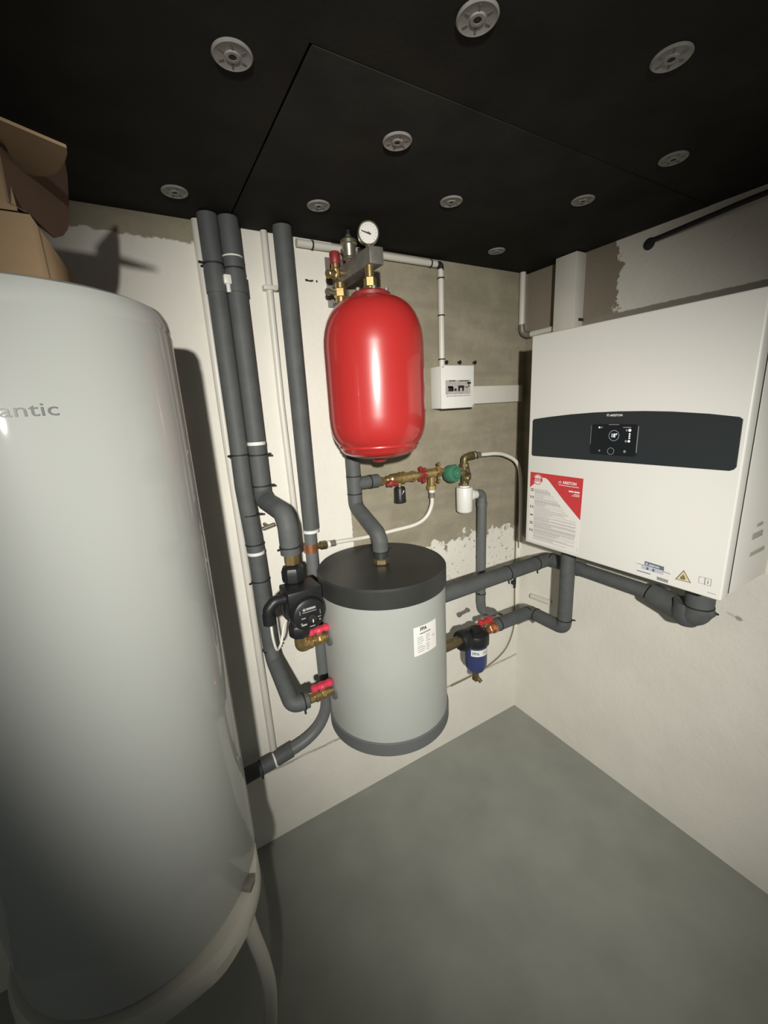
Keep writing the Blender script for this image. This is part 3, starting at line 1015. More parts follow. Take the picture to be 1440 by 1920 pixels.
cyl(bm, (-0.545, YW, ZF + 0.005), (-0.43, YW, ZF - 0.002), 0.010, 14)
obj('brass_line', bm, M['brass'], t)
bm = new()
lathe(bm, (-0.800, YW - 0.028, ZF - 0.008), (0, -1, 0), [(0.006, -0.02), (0.008, 0), (0.011, 0.004), (0.011, 0.014), (0.006, 0.017)], 12)
box(bm, (-0.822, YW - 0.043, ZF - 0.017), (-0.770, YW - 0.033, ZF - 0.004), 0.004)
obj('red_knob', bm, M['wine_red'], t)
bm = new()
lathe(bm, (-0.634, YW, ZF), (1, 0, 0), [(0.014, -0.007), (0.017, -0.005), (0.017, 0.005), (0.014, 0.007)], 16)
for k in range(6):
    a = k * PI / 3 + 0.1
    lathe(bm, (-0.634, YW + 0.026 * math.cos(a), ZF + 0.026 * math.sin(a)), (1, 0, 0), [(0.004, -0.008), (0.008, -0.005), (0.008, 0.005), (0.004, 0.008)], 10)
    cyl(bm, (-0.634, YW, ZF), (-0.634, YW + 0.024 * math.cos(a), ZF + 0.024 * math.sin(a)), 0.005, 8)
obj('red_handwheel', bm, M['wine_red'], t)
bm = new(); lathe(bm, (-0.745, YW - 0.005, 0), (0, 0, 1), [(0.020, 1.312), (0.0225, 1.310), (0.0235, 1.314), (0.022, 1.325), (0.021, 1.365), (0.018, 1.370), (0.008, 1.371)], 24); cup = obj('drain_cup', bm, M['black'], t)
bm = new(); prism(bm, [(-0.750, YW - 0.0275, 1.343), (-0.744, YW - 0.0278, 1.358), (-0.738, YW - 0.0272, 1.358)], (0, -0.0006, 0)); obj('mark', bm, M['white_print'], cup)
bm = new()
lathe(bm, (-0.500, YW - 0.008, ZF - 0.012), (0.05, -1, 0.15), [(0.02, -0.01), (0.035, -0.004), (0.037, 0.004), (0.037, 0.026), (0.033, 0.033), (0.022, 0.036), (0.020, 0.044), (0.0, 0.046)], 10)
gk = obj('green_cap', bm, M['green'], t, label='green knob')
bm = new(); lathe(bm, V((-0.500, YW - 0.008, ZF - 0.012)) + V((0.05, -1, 0.15)).normalized() * 0.044, (0.05, -1, 0.15), [(0.004, 0), (0.005, 0.003), (0, 0.006)], 12); obj('screw', bm, M['nickel'], gk)
for sx, sz2 in ((-0.556, 0.038), (-0.556, -0.032)):
    b = new(); lathe(b, (sx, YW - 0.008, ZF + sz2 - 0.004), (0, -1, 0), [(0.0075, -0.006), (0.0085, 0), (0.006, 0.006), (0, 0.007)], 12); cyl(b, (sx, YW, ZF), (sx, YW - 0.004, ZF + sz2), 0.004, 8)
    obj('test_port', b, M['brass'], t)

t = thing('drain_trap', (-0.418, YW, 1.21), 'white plastic drain trap with brass elbow above, right of the green knob', 'drain trap')
DX = -0.416
bm = new()
lathe(bm, (DX, YW, 0), (0, 0, 1), [(0.026, 1.212), (0.031, 1.215), (0.034, 1.221), (0.035, 1.318), (0.033, 1.322), (0.022, 1.323), (0.020, 1.329), (0.0, 1.329)], 28)
obj('trap_body', bm, M['white_plastic'], t)
bm = new(); lathe(bm, (DX + 0.03, YW, 1.283), (1, 0, -0.08), [(0.026, 0), (0.026, 0.008), (0.019, 0.026), (0.019, 0.036)], 20); obj('outlet', bm, M['white_plastic'], t)
bm = new()
hexnut(bm, (DX, YW, 1.328), (DX, YW, 1.342), 0.019); cyl(bm, (DX, YW, 1.34), (DX, YW, 1.42), 0.013, 18)
lathe(bm, (DX, YW - 0.012, 1.362), (0.8, -1, 0), [(0.014, -0.01), (0.018, 0.004), (0.016, 0.012), (0, 0.014)], 18)
lathe(bm, (DX + 0.022, YW, 1.366), (0.8, -1, 0), [(0.012, -0.012), (0.017, 0.004), (0.014, 0.010), (0, 0.011)], 18)
lathe(bm, (DX + 0.014, YW, 1.392), (0.8, -1, 0.2), [(0.012, -0.012), (0.018, 0.004), (0.014, 0.010), (0, 0.011)], 18)
lathe(bm, (DX - 0.012, YW, 1.384), (0, -1, 0), [(0.010, -0.012), (0.015, 0.012), (0, 0.020)], 18)
hexnut(bm, (DX, YW, 1.408), (DX, YW, 1.424), 0.0185)
pipe(bm, [(DX, YW, 1.42), (DX, YW, 1.450), (DX + 0.05, YW, 1.452)], 0.0135, 0.016, 16)
for k in range(3):
    cyl(bm, (DX + 0.026 + 0.014 * k, YW, 1.451 + k * .0005), (DX + 0.034 + 0.014 * k, YW, 1.452 + k * .0005), 0.0165, 16)
obj('brass_body', bm, M['brass_dull'], t)

# hoses
t = thing('flexible_hose', (-0.80, -0.06, 1.19), 'white flexible hose sagging from the brass filling line to the grey riser', 'hose', 'white flexible hoses')
bm = new()
hp = [(-0.589, YW, 1.336), (-0.589, YW, 1.31), (-0.589, -0.056, 1.27), (-0.612, -0.05, 1.225), (-0.665, -0.045, 1.200), (-0.768, -0.03, 1.190), (-0.888, -0.024, 1.186), (-0.98, -0.045, 1.198), (-1.032, -0.055, 1.203), (-1.060, -0.056, 1.203)]
tube(bm, smooth_path(hp, 6), 0.0078, 12); obj('hose_tube', bm, M['white_hose'], t)
for p, q in (((-0.589, YW, 1.336), (-0.589, YW, 1.325)), ((-1.060, -0.056, 1.203), (-1.048, -0.056, 1.203))):
    bm = new(); cyl(bm, p, q, 0.0125, 14); obj('gasket', bm, M['white_plastic'], t)
for p, q in (((-0.589, YW, 1.326), (-0.589, YW, 1.303)), ((-1.049, -0.056, 1.203), (-1.026, -0.055, 1.202))):
    bm = new(); cyl(bm, p, q, 0.0115, 14); obj('ferrule', bm, M['steel'], t)

t = thing('flexible_hose', (-0.2, -0.05, 0.9), 'white flexible hose arching from the brass elbow down into the corner', 'hose', 'white flexible hoses')
bm = new()
hp = [(-0.362, YW, 1.452), (-0.30, YW, 1.449), (-0.235, YW, 1.446), (-0.17, -0.055, 1.432), (-0.10, -0.055, 1.395), (-0.065, -0.05, 1.33), (-0.05, -0.045, 1.2), (-0.042, -0.04, 1.06), (-0.036, -0.04, 0.96)]
tube(bm, smooth_path(hp, 6), 0.0085, 12); obj('hose_tube', bm, M['white_hose'], t)
bm = new(); cyl(bm, (-0.368, YW, 1.4525), (-0.355, YW, 1.452), 0.0135, 14); obj('gasket', bm, M['white_plastic'], t)
bm = new(); cyl(bm, (-0.356, YW, 1.452), (-0.330, YW, 1.451), 0.0125, 14); obj('ferrule', bm, M['steel'], t)

# drain pipe from the trap
t = thing('drain_pipe', (-0.316, -0.05, 0.70), 'slim grey plastic drain pipe dropping from the white trap', 'pipe')
bm = new()
pipe(bm, [(-0.352, YW, 1.281), (-0.318, YW, 1.279), (-0.315, YW, 1.235), (-0.313, -0.056, 0.76), (-0.300, -0.05, 0.70), (-0.22, -0.045, 0.665)], 0.0205, [0, 0.03, 0.0, 0.04, 0.04, 0], 18)
obj('pipe_run', bm, M['foam_pale'], t)
bm = new(); cyl(bm, (-0.3155, YW, 1.242), (-0.3155, YW, 1.222), 0.0225, 18); obj('coupling', bm, M['foam_pale'], t)
tie(t, (-0.313, -0.056, 0.80), (0, 0, 1), 0.0205, (-1, -.4, 0.2))

# ------------------------------------------------------------------ junction box, conduits, trunking on the back wall
t = thing('junction_box', (-0.456, -0.035, 1.65), 'white junction box with a printed picture on the back wall', 'junction box')
bm = new(); box(bm, (-0.538, -0.066, 1.651), (-0.374, 0, 1.810), 0.004); obj('case', bm, M['white_plastic'], t)
bm = new(); box(bm, (-0.540, -0.070, 1.650), (-0.372, -0.064, 1.812), 0.003); cov = obj('cover', bm, M['white_plastic'], t)
F = -0.0704
bm = new(); box(bm, (-0.519, F - 0.0004, 1.703), (-0.392, F + 0.0003, 1.757)); pic = obj('printed_picture', bm, M['photo_grey'], cov)
bm = new()
for x0, x1, z0, z1 in ((-.505, -.480, .715, .732), (-.487, -.483, .715, .735), (-.508, -.486, .728, .735), (-.476, -.464, .716, .725), (-.456, -.425, .727, .736), (-.456, -.447, .715, .728), (-.436, -.427, .715, .728),
                       (-.42, -.405, .728, .731), (-.403, -.399, .73, .745), (-.41, -.39, .742, .749), (-.50, -.47, .753, .756), (-.45, -.40, .752, .755)):
    box(bm, (x0, F - 0.001, 1 + z0), (x1, F - 0.0003, 1 + z1))
obj('picture_detail', bm, M['black'], pic)
bm = new()
random.seed(5)
x = -0.515
while x < -0.395:
    wd = random.uniform(0.004, 0.012)
    box(bm, (x, F - 0.0006, 1.6955), (min(x + wd, -0.393), F + 0.0003, 1.699)); x += wd + 0.003
obj('caption', bm, M['grey_print'], cov)
for cx_, cz_ in ((-0.531, 1.806), (-0.381, 1.656)):
    bm = new(); cyl(bm, (cx_, F + 0.0004, cz_), (cx_, F - 0.001, cz_), 0.0025, 10); obj('cover_screw', bm, M['steel'], cov)

t = thing('electrical_conduit', (-0.78, -0.012, 1.81), 'white conduit along the ceiling edge then down to the junction box', 'conduit')
bm = new(); tube(bm, [(-1.052, -0.0125, 2.176), (-0.506, -0.0125, 2.176)], 0.0115, 14); obj('conduit_tube', bm, M['pvc'], t)
bm = new(); tube(bm, [(-0.487, -0.0125, 2.160), (-0.489, -0.0125, 1.811)], 0.0115, 14); obj('conduit_tube', bm, M['pvc'], t)
bm = new(); pipe(bm, [(-0.51, -0.0125, 2.176), (-0.487, -0.0125, 2.176), (-0.487, -0.0125, 2.155)], 0.0115, 0.016, 14); obj('elbow', bm, M['black_matt'], t)
for p, ax in (((-1.00, -0.0125, 2.176), (1, 0, 0)), ((-0.76, -0.0125, 2.176), (1, 0, 0)), ((-0.535, -0.0125, 2.176), (1, 0, 0)), ((-0.487, -0.0125, 2.13), (0, 0, 1)), ((-0.488, -0.0125, 2.0), (0, 0, 1)), ((-0.489, -0.0125, 1.84), (0, 0, 1))):
    tie(t, p, ax, 0.0118)
t = thing('cable_trunking', (-0.17, -0.01, 1.66), 'flat white cable trunking between junction box and boiler', 'trunking')
bm = new(); box(bm, (-0.372, -0.018, 1.662), (-0.032, 0, 1.735), 0.003); obj('trunking_cover', bm, M['pvc'], t)

t = thing('electrical_conduit', (-0.04, -0.02, 1.94), 'short white conduit in the ceiling corner, bending toward the boiler duct', 'conduit')
bm = new(); tube(bm, [(-0.046, -0.016, 2.194), (-0.046, -0.016, 1.985)], 0.0125, 14); obj('conduit_tube', bm, M['pvc'], t)
bm = new(); tube(bm, [(-0.018, -0.045, 1.945), (-0.018, -0.178, 1.948)], 0.0125, 14); obj('conduit_tube', bm, M['pvc'], t)
bm = new(); pipe(bm, [(-0.046, -0.016, 1.988), (-0.044, -0.018, 1.955), (-0.018, -0.024, 1.945), (-0.018, -0.048, 1.945)], 0.0138, 0.02, 14); obj('elbow', bm, M['steel'], t)

t = thing('wall_duct', (-0.03, -0.235, 1.90), 'white square duct from ceiling down behind the boiler top', 'duct')
bm = new(); box(bm, (-0.060, -0.281, 1.86), (0.0, -0.188, 2.194), 0.004); obj('duct_cover', bm, M['pvc'], t)
bm = new(); box(bm, (-0.030, -0.2835, 1.954), (-0.002, -0.2805, 1.964)); obj('notch', bm, M['dark_hole'], t)

# black cable at the upper right
t = thing('black_cable', (-0.03, -0.7, 2.15), 'thick black cable coming out of a wall hole near the ceiling at upper right', 'cable')
bm = new()
tube(bm, smooth_path([(0.0, -0.508, 2.152), (-0.012, -0.525, 2.154), (-0.022, -0.565, 2.153), (-0.038, -0.69, 2.156), (-0.052, -0.83, 2.160), (-0.055, -1.1, 2.165), (-0.05, -1.5, 2.17)], 6), 0.0072, 12)
obj('cable_run', bm, M['black_matt'], t)
bm = new(); lathe(bm, (0.0005, -0.508, 2.150), (-1, 0, 0), [(0.019, 0), (0.017, 0.005), (0.012, 0.008), (0.0, 0.008)], 16); obj('hole_grommet', bm, M['dark_hole'], t)

# ------------------------------------------------------------------ wall boiler
D = 0.30
Y0, Y1, Z0, Z1 = -0.2910, -0.9515, 1.1130, 1.8875
FX2 = -D
# the artwork below is laid out on a 725 mm wide sheet; K fits the sheet to the cover
K = 0.9107


def by(y):
    return Y0 + (y + 0.185) * K


def bz(z):
    return Z0 + (z - 1.058) * K
t = thing('wall_boiler', (-0.09, -0.55, Z0), 'large white wall mounted boiler unit with dark control panel on right wall', 'boiler')
bm = new(); box(bm, (-D + 0.055, Y0 - 0.002, Z0 + 0.006), (0.0, Y1 + 0.002, Z1 - 0.003), 0.002); obj('chassis', bm, M['boiler_white'], t)
bm = new(); box(bm, (-D + 0.03, Y0 - 0.003, Z0 + 0.008), (-D + 0.07, Y1 + 0.003, Z1 - 0.006)); obj('seal', bm, M['dark_hole'], t, label='dark seam behind the front cover')
bm = new(); box(bm, (-D, Y0, Z0), (-D + 0.043, Y1, Z1), 0.005, 3); cv = obj('front_cover', bm, M['boiler_white'], t)


def fpoly(bm, pts, h0, h1):
    """polygon in (y, z) on the boiler front, from h0 to h1 proud of it"""
    return prism(bm, [(FX2 - h0, by(y), bz(z)) for y, z in pts], (-(h1 - h0), 0, 0))


def fbar(bm, y0, y1, z0, z1, h0=0.0002, h1=0.0006):
    return fpoly(bm, [(y0, z0), (y1, z0), (y1, z1), (y0, z1)], h0, h1)


def ftext(body, size, y, z, m, parent, h=0.0006, kx=1.0, bold=0.0, name='lettering', align='LEFT'):
    b = text_mesh(body, size * K, lambda u, v, q: (FX2 - h - q, by(y) - u * kx, bz(z) + v), 0.00015, align, bold)
    return obj(name, b, m, parent)


def ring(bm, cy, cz, r0, r1, h0, h1, n=32):
    r0, r1 = r0 * K, r1 * K
    lathe(bm, (FX2 - h0, by(cy), bz(cz)), (-1, 0, 0), [(r0, 0), (r1, 0), (r1, h1 - h0), (r0, h1 - h0), (r0, 0)], n, False)
    return bm


top = []
arc = [(-.214, 1.5895), (-0.282, 1.5975), (-0.376, 1.606), (-0.47, 1.6115), (-0.556, 1.6135), (-0.642, 1.6130), (-0.719, 1.6100), (-0.816, 1.6020), (-.888, 1.5925)]
bot = [(-.896, 1.586), (-.898, 1.458), (-.893, 1.450), (-.885, 1.4465), (-.215, 1.4410), (-.208, 1.446), (-.2075, 1.583)]
bm = new(); fpoly(bm, arc + bot, -0.003, 0.004); cp = obj('control_panel', bm, M['panel_dark'], cv, label='dark grey curved panel')
# display


def rrect(y0, y1, z0, z1, r, n=4):
    pts = []
    for cy, cz, a0 in ((y1 + r, z1 - r, 90), (y1 + r, z0 + r, 180), (y0 - r, z0 + r, 270), (y0 - r, z1 - r, 0)):
        for k in range(n + 1):
            a = rad(a0 + 90 * k / n)
            pts.append((cy + r * math.cos(a), cz + r * math.sin(a)))
    return pts


bm = new(); fpoly(bm, rrect(-0.467, -0.629, 1.4665, 1.5715, 0.010), 0.003, 0.0062); ds = obj('display', bm, M['screen'], t, label='black touch display')
for ya, za in ((-0.4665, 1.50), (-0.6285, 1.48)):
    bm = new(); fbar(bm, ya, ya - 0.001, za, 1.566, 0.0035, 0.0068); obj('bezel', bm, M['grey_print'], ds)
hS = 0.0064
ftext('18°', 0.0185, -0.5405, 1.5275, M['screen_lit'], ds, hS, 0.85, 0.0002)
bm = new(); ring(bm, -0.551, 1.5335, 0.0165, 0.0180, hS, hS + 0.0004); obj('dial_ring', bm, M['screen_dim'], ds)
bm = new(); ring(bm, -0.544, 1.4805, 0.0105, 0.0120, hS, hS + 0.0004); obj('home_button', bm, M['grey_print'], ds)
bm = new()
for cy, cz, r in ((-0.603, 1.552, 0.0042), (-0.603, 1.5165, 0.0036)):
    lathe(bm, (FX2 - hS, by(cy), bz(cz)), (-1, 0, 0), [(r, 0), (r, 0.0004)], 14)
fbar(bm, -.4945, -.500, 1.558, 1.5625, hS, hS + .0004)
for z in (1.5385, 1.5315, 1.5245):
    fpoly(bm, [(-0.6005, z), (-0.6065, z), (-0.6055, z + 0.004), (-0.602, z + 0.0045)], hS, hS + .0004)
obj('status_icon', bm, M['screen_lit'], ds)
bm = new()
for cy, cz, r in ((-0.593, 1.552, 0.003), (-0.593, 1.516, 0.0035), (-0.592, 1.482, 0.004), (-0.503, 1.480, 0.003)):
    lathe(bm, (FX2 - hS, by(cy), bz(cz)), (-1, 0, 0), [(r, 0), (r, 0.0004)], 14)
fbar(bm, -.503, -.509, 1.5585, 1.562, hS, hS + .0004); fbar(bm, -.580, -.606, 1.560, 1.5625, hS, hS + .0004); fbar(bm, -.530, -.566, 1.569, 1.5708, 0.0062, 0.0066)
obj('status_icon', bm, M['grey_print'], ds)
# maker's mark on the panel
ftext('ARISTON', 0.0102, -0.5305, 1.5975, M['white_print'], cp, 0.0042, 1.0, 0.0002)


def house(bm, cy, z0, s, h0, h1):
    """little drop-shaped house mark"""
    out = [(cy + s * .5, z0), (cy - s * .5, z0), (cy - s * .55, z0 + s * .55), (cy, z0 + s * 1.15), (cy + s * .55, z0 + s * .55)]
    inn = [(cy + (y - cy) * .62, z0 + s * .18 + (z - z0 - s * .18) * .62 + s * .02) for y, z in out]
    for i in range(5):
        j = (i + 1) % 5
        fpoly(bm, [out[i], out[j], inn[j], inn[i]], h0, h1)
    lathe(bm, (FX2 - h0, by(cy), bz(z0 + s * .45)), (-1, 0, 0), [(s * .16, 0), (s * .16, h1 - h0)], 12)
    return bm


bm = new(); house(bm, -0.5225, 1.5972, 0.0095, 0.0040, 0.0045); obj('emblem', bm, M['white_print'], cp)

# instruction sheet
bm = new(); fpoly(bm, [(-0.203, 1.3725), (-0.446, 1.3715), (-0.441, 1.074), (-0.200, 1.070)], 0.0001, 0.0006); sh = obj('instruction_sheet', bm, M['paper'], cv, label='white and red instruction sheet')
bm = new(); fpoly(bm, [(-0.203, 1.3725), (-0.446, 1.3715), (-0.4435, 1.210), (-0.367, 1.276), (-0.300, 1.340), (-0.288, 1.350), (-0.276, 1.3545), (-0.264, 1.3540), (-0.252, 1.3470), (-0.202, 1.306)], 0.0005, 0.0009)
rp = obj('red_corner', bm, M['red_print'], sh, label='red corner print')
ftext('ARISTON', 0.0155, -0.3590, 1.3415, M['white_print'], sh, 0.0010, 0.93, 0.0003)
bm = new(); house(bm, -0.3455, 1.3405, 0.0125, 0.0009, 0.0013); obj('emblem', bm, M['white_print'], sh)
bm = new()
y = -0.342
random.seed(11)
while y > -0.43:
    wd = random.uniform(0.004, 0.009); fbar(bm, y, y - wd, 1.3335, 1.3360, 0.0009, 0.0012); y -= wd + 0.0015
fbar(bm, -0.388, -0.408, 1.313, 1.3185, 0.0009, 0.0012); fbar(bm, -0.411, -0.434, 1.313, 1.3185, 0.0009, 0.0012)
fbar(bm, -0.410, -0.434, 1.305, 1.3075, 0.0009, 0.0012); fbar(bm, -0.402, -0.434, 1.299, 1.3015, 0.0009, 0.0012)
obj('fine_print', bm, M['white_print'], sh)
bm = new(); lathe(bm, (FX2 - 0.0009, by(-0.241), bz(1.343)), (-1, 0, 0), [(0.0200, 0), (0.0200, 0.0003)], 28); obj('round_badge', bm, M['paper'], sh)
bm = new(); ring(bm, -0.241, 1.343, 0.0180, 0.0205, 0.0012, 0.0015); fbar(bm, -0.218, -0.264, 1.3365, 1.3500, 0.0012, 0.0015); obj('badge_band', bm, M['red_print'], sh)
bm = new(); fbar(bm, -0.226, -0.257, 1.3445, 1.3465, 0.0015, 0.0018); fbar(bm, -0.223, -0.259, 1.3395, 1.3415, 0.0015, 0.0018); obj('badge_text', bm, M['white_print'], sh)
bm = new()
for k, z in enumerate((1.297, 1.266, 1.224, 1.188, 1.153, 1.120)):
    yy = -0.2065
    if k in (1, 2, 5):
        fbar(bm, yy, yy - 0.0055, z - 0.0055, z + 0.0055, 0.0006, 0.0009); fbar(bm, yy - 0.011, yy - 0.0165, z - 0.0055, z + 0.0055, 0.0006, 0.0009)
    elif k == 3:
        fbar(bm, yy, yy - 0.0165, z - 0.003, z + 0.003, 0.0006, 0.0009)
    else:
        fbar(bm, yy, yy - 0.0165, z + 0.0015, z + 0.0055, 0.0006, 0.0009); fbar(bm, yy, yy - 0.0165, z - 0.0055, z - 0.0015, 0.0006, 0.0009)
obj('flag_mark', bm, M['brown_print'], sh)
bm = new()
random.seed(21)
z = 1.302
bold = new()
while z > 1.083:
    lim = -0.43
    if z > 1.205:
        lim = -0.285 - (1.315 - z) * 1.12 + 0.004
    lim = max(lim, -0.428)
    yy = -0.228
    end = lim if random.random() < 0.7 else -0.228 + (lim + 0.228) * random.uniform(0.35, 0.9)
    tgt = bold if random.random() < 0.28 else bm
    while yy > end + 0.004:
        wd = random.uniform(0.006, 0.016)
        fbar(tgt, yy, max(yy - wd, end), z, z + 0.0021, 0.0006, 0.0009)
        yy -= wd + 0.0016
    z -= 0.0042
obj('text_line', bm, M['text_grey'], sh)
obj('text_line', bold, M['grey_print'], sh)
bm = new(); fbar(bm, -0.4385, -0.4395, 1.082, 1.098, 0.0006, 0.0009); obj('margin_mark', bm, M['grey_print'], sh)

# rating label, warning triangle, manual symbol
bm = new(); fpoly(bm, [(-0.660, 1.115), (-0.772, 1.112), (-0.771, 1.064), (-0.664, 1.070)], 0.0001, 0.0005); lb = obj('rating_label', bm, M['white_plastic'], cv)
bm = new(); fpoly(bm, [(-0.690, 1.1195), (-0.750, 1.1175), (-0.751, 1.1035), (-0.690, 1.1045)], 0.0005, 0.0008); obj('label_header', bm, M['blue_print'], lb)
ftext('ARISTON', 0.0078, -0.7035, 1.1075, M['white_print'], lb, 0.0009, 1.0, 0.0002)
bm = new(); lathe(bm, (FX2 - 0.0008, by(-0.6965), bz(1.111)), (-1, 0, 0), [(0.0038, 0), (0.0038, 0.0003)], 16); obj('emblem', bm, M['lilac_print'], lb)
bm = new(); fpoly(bm, [(-0.681, 1.1035), (-0.751, 1.1025), (-0.750, 1.089), (-0.681, 1.090)], 0.0004, 0.0007); obj('label_block', bm, M['lilac_print'], lb)
bm = new(); fpoly(bm, [(-0.666, 1.1048), (-0.690, 1.1044), (-0.690, 1.1030), (-0.666, 1.1032)], 0.0007, 0.001); fpoly(bm, [(-0.748, 1.1018), (-0.7715, 1.0998), (-0.7715, 1.0980), (-0.748, 1.1000)], 0.0007, 0.001)
for y0 in (-0.697, -0.716):
    fbar(bm, y0, y0 - 0.007, 1.091, 1.100, 0.0007, 0.001)
fbar(bm, -.668, -.712, 1.0775, 1.0805, 0.0005, 0.0008)
obj('bar_print', bm, M['blue_print'], lb)
bm = new(); fpoly(bm, [(-0.732, 1.0780), (-0.767, 1.0770), (-0.767, 1.0660), (-0.733, 1.0670)], 0.0005, 0.0008); obj('label_block', bm, M['grey_print'], lb)
bm = new(); fpoly(bm, [(-0.8065, 1.1250), (-0.7855, 1.0865), (-0.8305, 1.0890)], 0.0002, 0.0005); tr = obj('warning_triangle', bm, M['brown_print'], cv)
bm = new(); fpoly(bm, [(-0.8065, 1.1200), (-0.7900, 1.0890), (-0.8260, 1.0910)], 0.0005, 0.0008); obj('triangle_field', bm, M['yellow_print'], tr)
bm = new(); fpoly(bm, [(-0.8000, 1.0925), (-0.8120, 1.0930), (-0.8145, 1.0990), (-0.8110, 1.1050), (-0.8065, 1.1110), (-0.8035, 1.1040), (-0.7990, 1.0990)], 0.0008, 0.001); obj('flame', bm, M['brown_print'], tr)
bm = new()
def frame(bm, y0, y1, z0, z1, w_):
    fbar(bm, y0, y1, z0, z0 + w_); fbar(bm, y0, y1, z1 - w_, z1); fbar(bm, y0, y0 - w_, z0, z1); fbar(bm, y1 + w_, y1, z0, z1)
frame(bm, -0.8490, -0.8650, 1.0975, 1.1185, 0.0010); frame(bm, -0.8650, -0.8815, 1.0970, 1.1190, 0.0012)
fbar(bm, -0.8715, -0.8745, 1.102, 1.109); fbar(bm, -0.872, -0.874, 1.110, 1.1135)
fbar(bm, -0.875, -0.897, 1.075, 1.0765)
obj('manual_symbol', bm, M['grey_print'], cv)
bm = new()
box(bm, (-0.22, -0.36, 1.100), (-0.05, -0.88, 1.117), 0.003)
obj('bottom_rail', bm, M['boiler_white'], t)
for x0, x1, z0, hh in ((-0.150, -0.050, 1.205, 0.012), (-0.155, -0.085, 1.256, 0.018), (-0.135, -0.095, 1.290, 0.010)):
    bm = new(); box(bm, (x0, Y1 + 0.003, z0), (x1, Y1 + 0.0005, z0 + hh), 0.001); obj('vent_slot', bm, M['vent_grey'], t)

# ------------------------------------------------------------------ pipes under the boiler
RB = 0.031
t = thing('insulated_flow_pipe', (-0.4, -0.22, 0.93), 'upper grey insulated pipe from the tank along two walls to right end of boiler', 'insulated pipe')
bm = new()
pipe(bm, [(TX + TR + 0.004, -0.222, 0.957), (-0.062, -0.222, 0.960), (-0.068, -0.40, 0.966)], RB, [0, 0.012, 0], 20)
pipe(bm, [(-0.068, -0.38, 0.966), (-0.072, -0.70, 0.966)], RB - 0.004, 0, 20)
obj('foam_sleeve', bm, M['foam'], t)
bm = new()
pipe(bm, [(-0.075, -0.68, 0.966), (-0.095, -0.775, 0.955), (-0.118, -0.838, 0.965), (-0.118, -0.838, 1.112)], RB + 0.009, [0, 0.05, 0.03, 0], 22, 9)
lathe(bm, (-0.108, -0.806, 0.958), (0, 0, -1), [(0.043, -0.04), (0.046, 0), (0.042, 0.022), (0.028, 0.040), (0.0, 0.046)], 22)
obj('elbow_sleeve', bm, M['foam'], t)
tie(t, (-0.324, -0.222, 0.9585), (1, 0, 0), RB, (0, -.3, -1))
tie(t, (-0.145, -0.222, 0.9595), (1, 0, 0), RB, (0, -.3, -1))
tie(t, (-0.0625, -0.245, 0.961), (0, -1, 0), RB)
tie(t, (-0.118, -0.838, 1.0), (0, 0, 1), RB + 0.009, (0, -1, -0.2))
bm = new(); lathe(bm, (-0.116, -0.850, 0.985), (-0.15, -1, 0.1), [(0.034, -0.02), (0.034, 0.0), (0.022, 0.022), (0.008, 0.034), (0.0, 0.035)], 20); obj('tape_end', bm, M['foam'], t)

t = thing('insulated_return_pipe', (-0.14, -0.375, 0.68), 'lower grey insulated pipe dropping from boiler left end and turning to the filter', 'insulated pipe')
bm = new()
pipe(bm, [(-0.140, -0.378, 1.112), (-0.140, -0.378, 0.708), (-0.138, -0.195, 0.708), (-0.375, -0.195, 0.712)], RB - 0.002, [0, 0.032, 0.012, 0], 20, 8)
obj('foam_sleeve', bm, M['foam'], t)
tie(t, (-0.140, -0.378, 0.752), (0, 0, 1), RB - 0.002, (0.3, -1, 0.2))
tie(t, (-0.138, -0.232, 0.708), (0, 1, 0), RB - 0.002)
tie(t, (-0.158, -0.195, 0.708), (1, 0, 0), RB - 0.002)
tie(t, (-0.342, -0.195, 0.711), (1, 0, 0), RB - 0.002)

# magnetic filter with its valve
MX, MY, MZ = -0.480, -0.200, 0.705
t = thing('magnetic_filter', (MX, MY, 0.50), 'blue magnetic filter canister with black head right of the grey tank', 'filter')
bm = new()
lathe(bm, (MX, MY, 0), (0, 0, 1), [(0.012, 0.530), (0.018, 0.534), (0.036, 0.546), (0.0455, 0.565), (0.048, 0.585), (0.048, 0.678)], 36)
can = obj('canister', bm, M['blue'], t, label='dark blue canister')
bm = new()
lathe(bm, (MX, MY, 0), (0, 0, 1), [(0.050, 0.672), (0.057, 0.676), (0.058, 0.690), (0.058, 0.712), (0.054, 0.722), (0.040, 0.730), (0.024, 0.733), (0.024, 0.744), (0.018, 0.747), (0.0, 0.747)], 12)
lathe(bm, (MX - 0.045, MY, 0.707), (-1, 0, 0.1), [(0.03, -0.03), (0.036, 0.0), (0.044, 0.008), (0.045, 0.036), (0.040, 0.046), (0.024, 0.050)], 14)
obj('head', bm, M['black'], t)
bm = new(); lathe(bm, (MX, MY - 0.004, 0.7465), (0, 0, 1), [(0.014, 0), (0.014, 0.0008), (0, 0.0008)], 20); obj('head_plug', bm, M['black_matt'], t)
bm = new(); hexnut(bm, (MX + 0.042, MY - 0.022, 0.722), (MX + 0.046, MY - 0.030, 0.740), 0.008); obj('air_bleed', bm, M['copper'], t)
fm = tank_map(-156, 0.634, 0.048, MX, MY)
bm = new(); curved_rect(bm, fm, 0.0, 0.078, 0, 0.029, 0.0, 0.0005, 20); lbl = obj('name_label', bm, M['paper'], t)
bm = text_mesh('FPA', 0.0185, lambda x, y, h: fm(x * 0.95 + 0.006, y + 0.0075, h + 0.0006), 0.0002, bold=0.0005); obj('lettering', bm, M['blue_print'], lbl)
bm = new()
for z in (0.018, 0.014, 0.010):
    curved_rect(bm, fm, 0.050, 0.072, z, z + 0.0015, 0.0005, 0.0003, 4)
obj('fine_print', bm, M['green'], lbl)
bm = new()
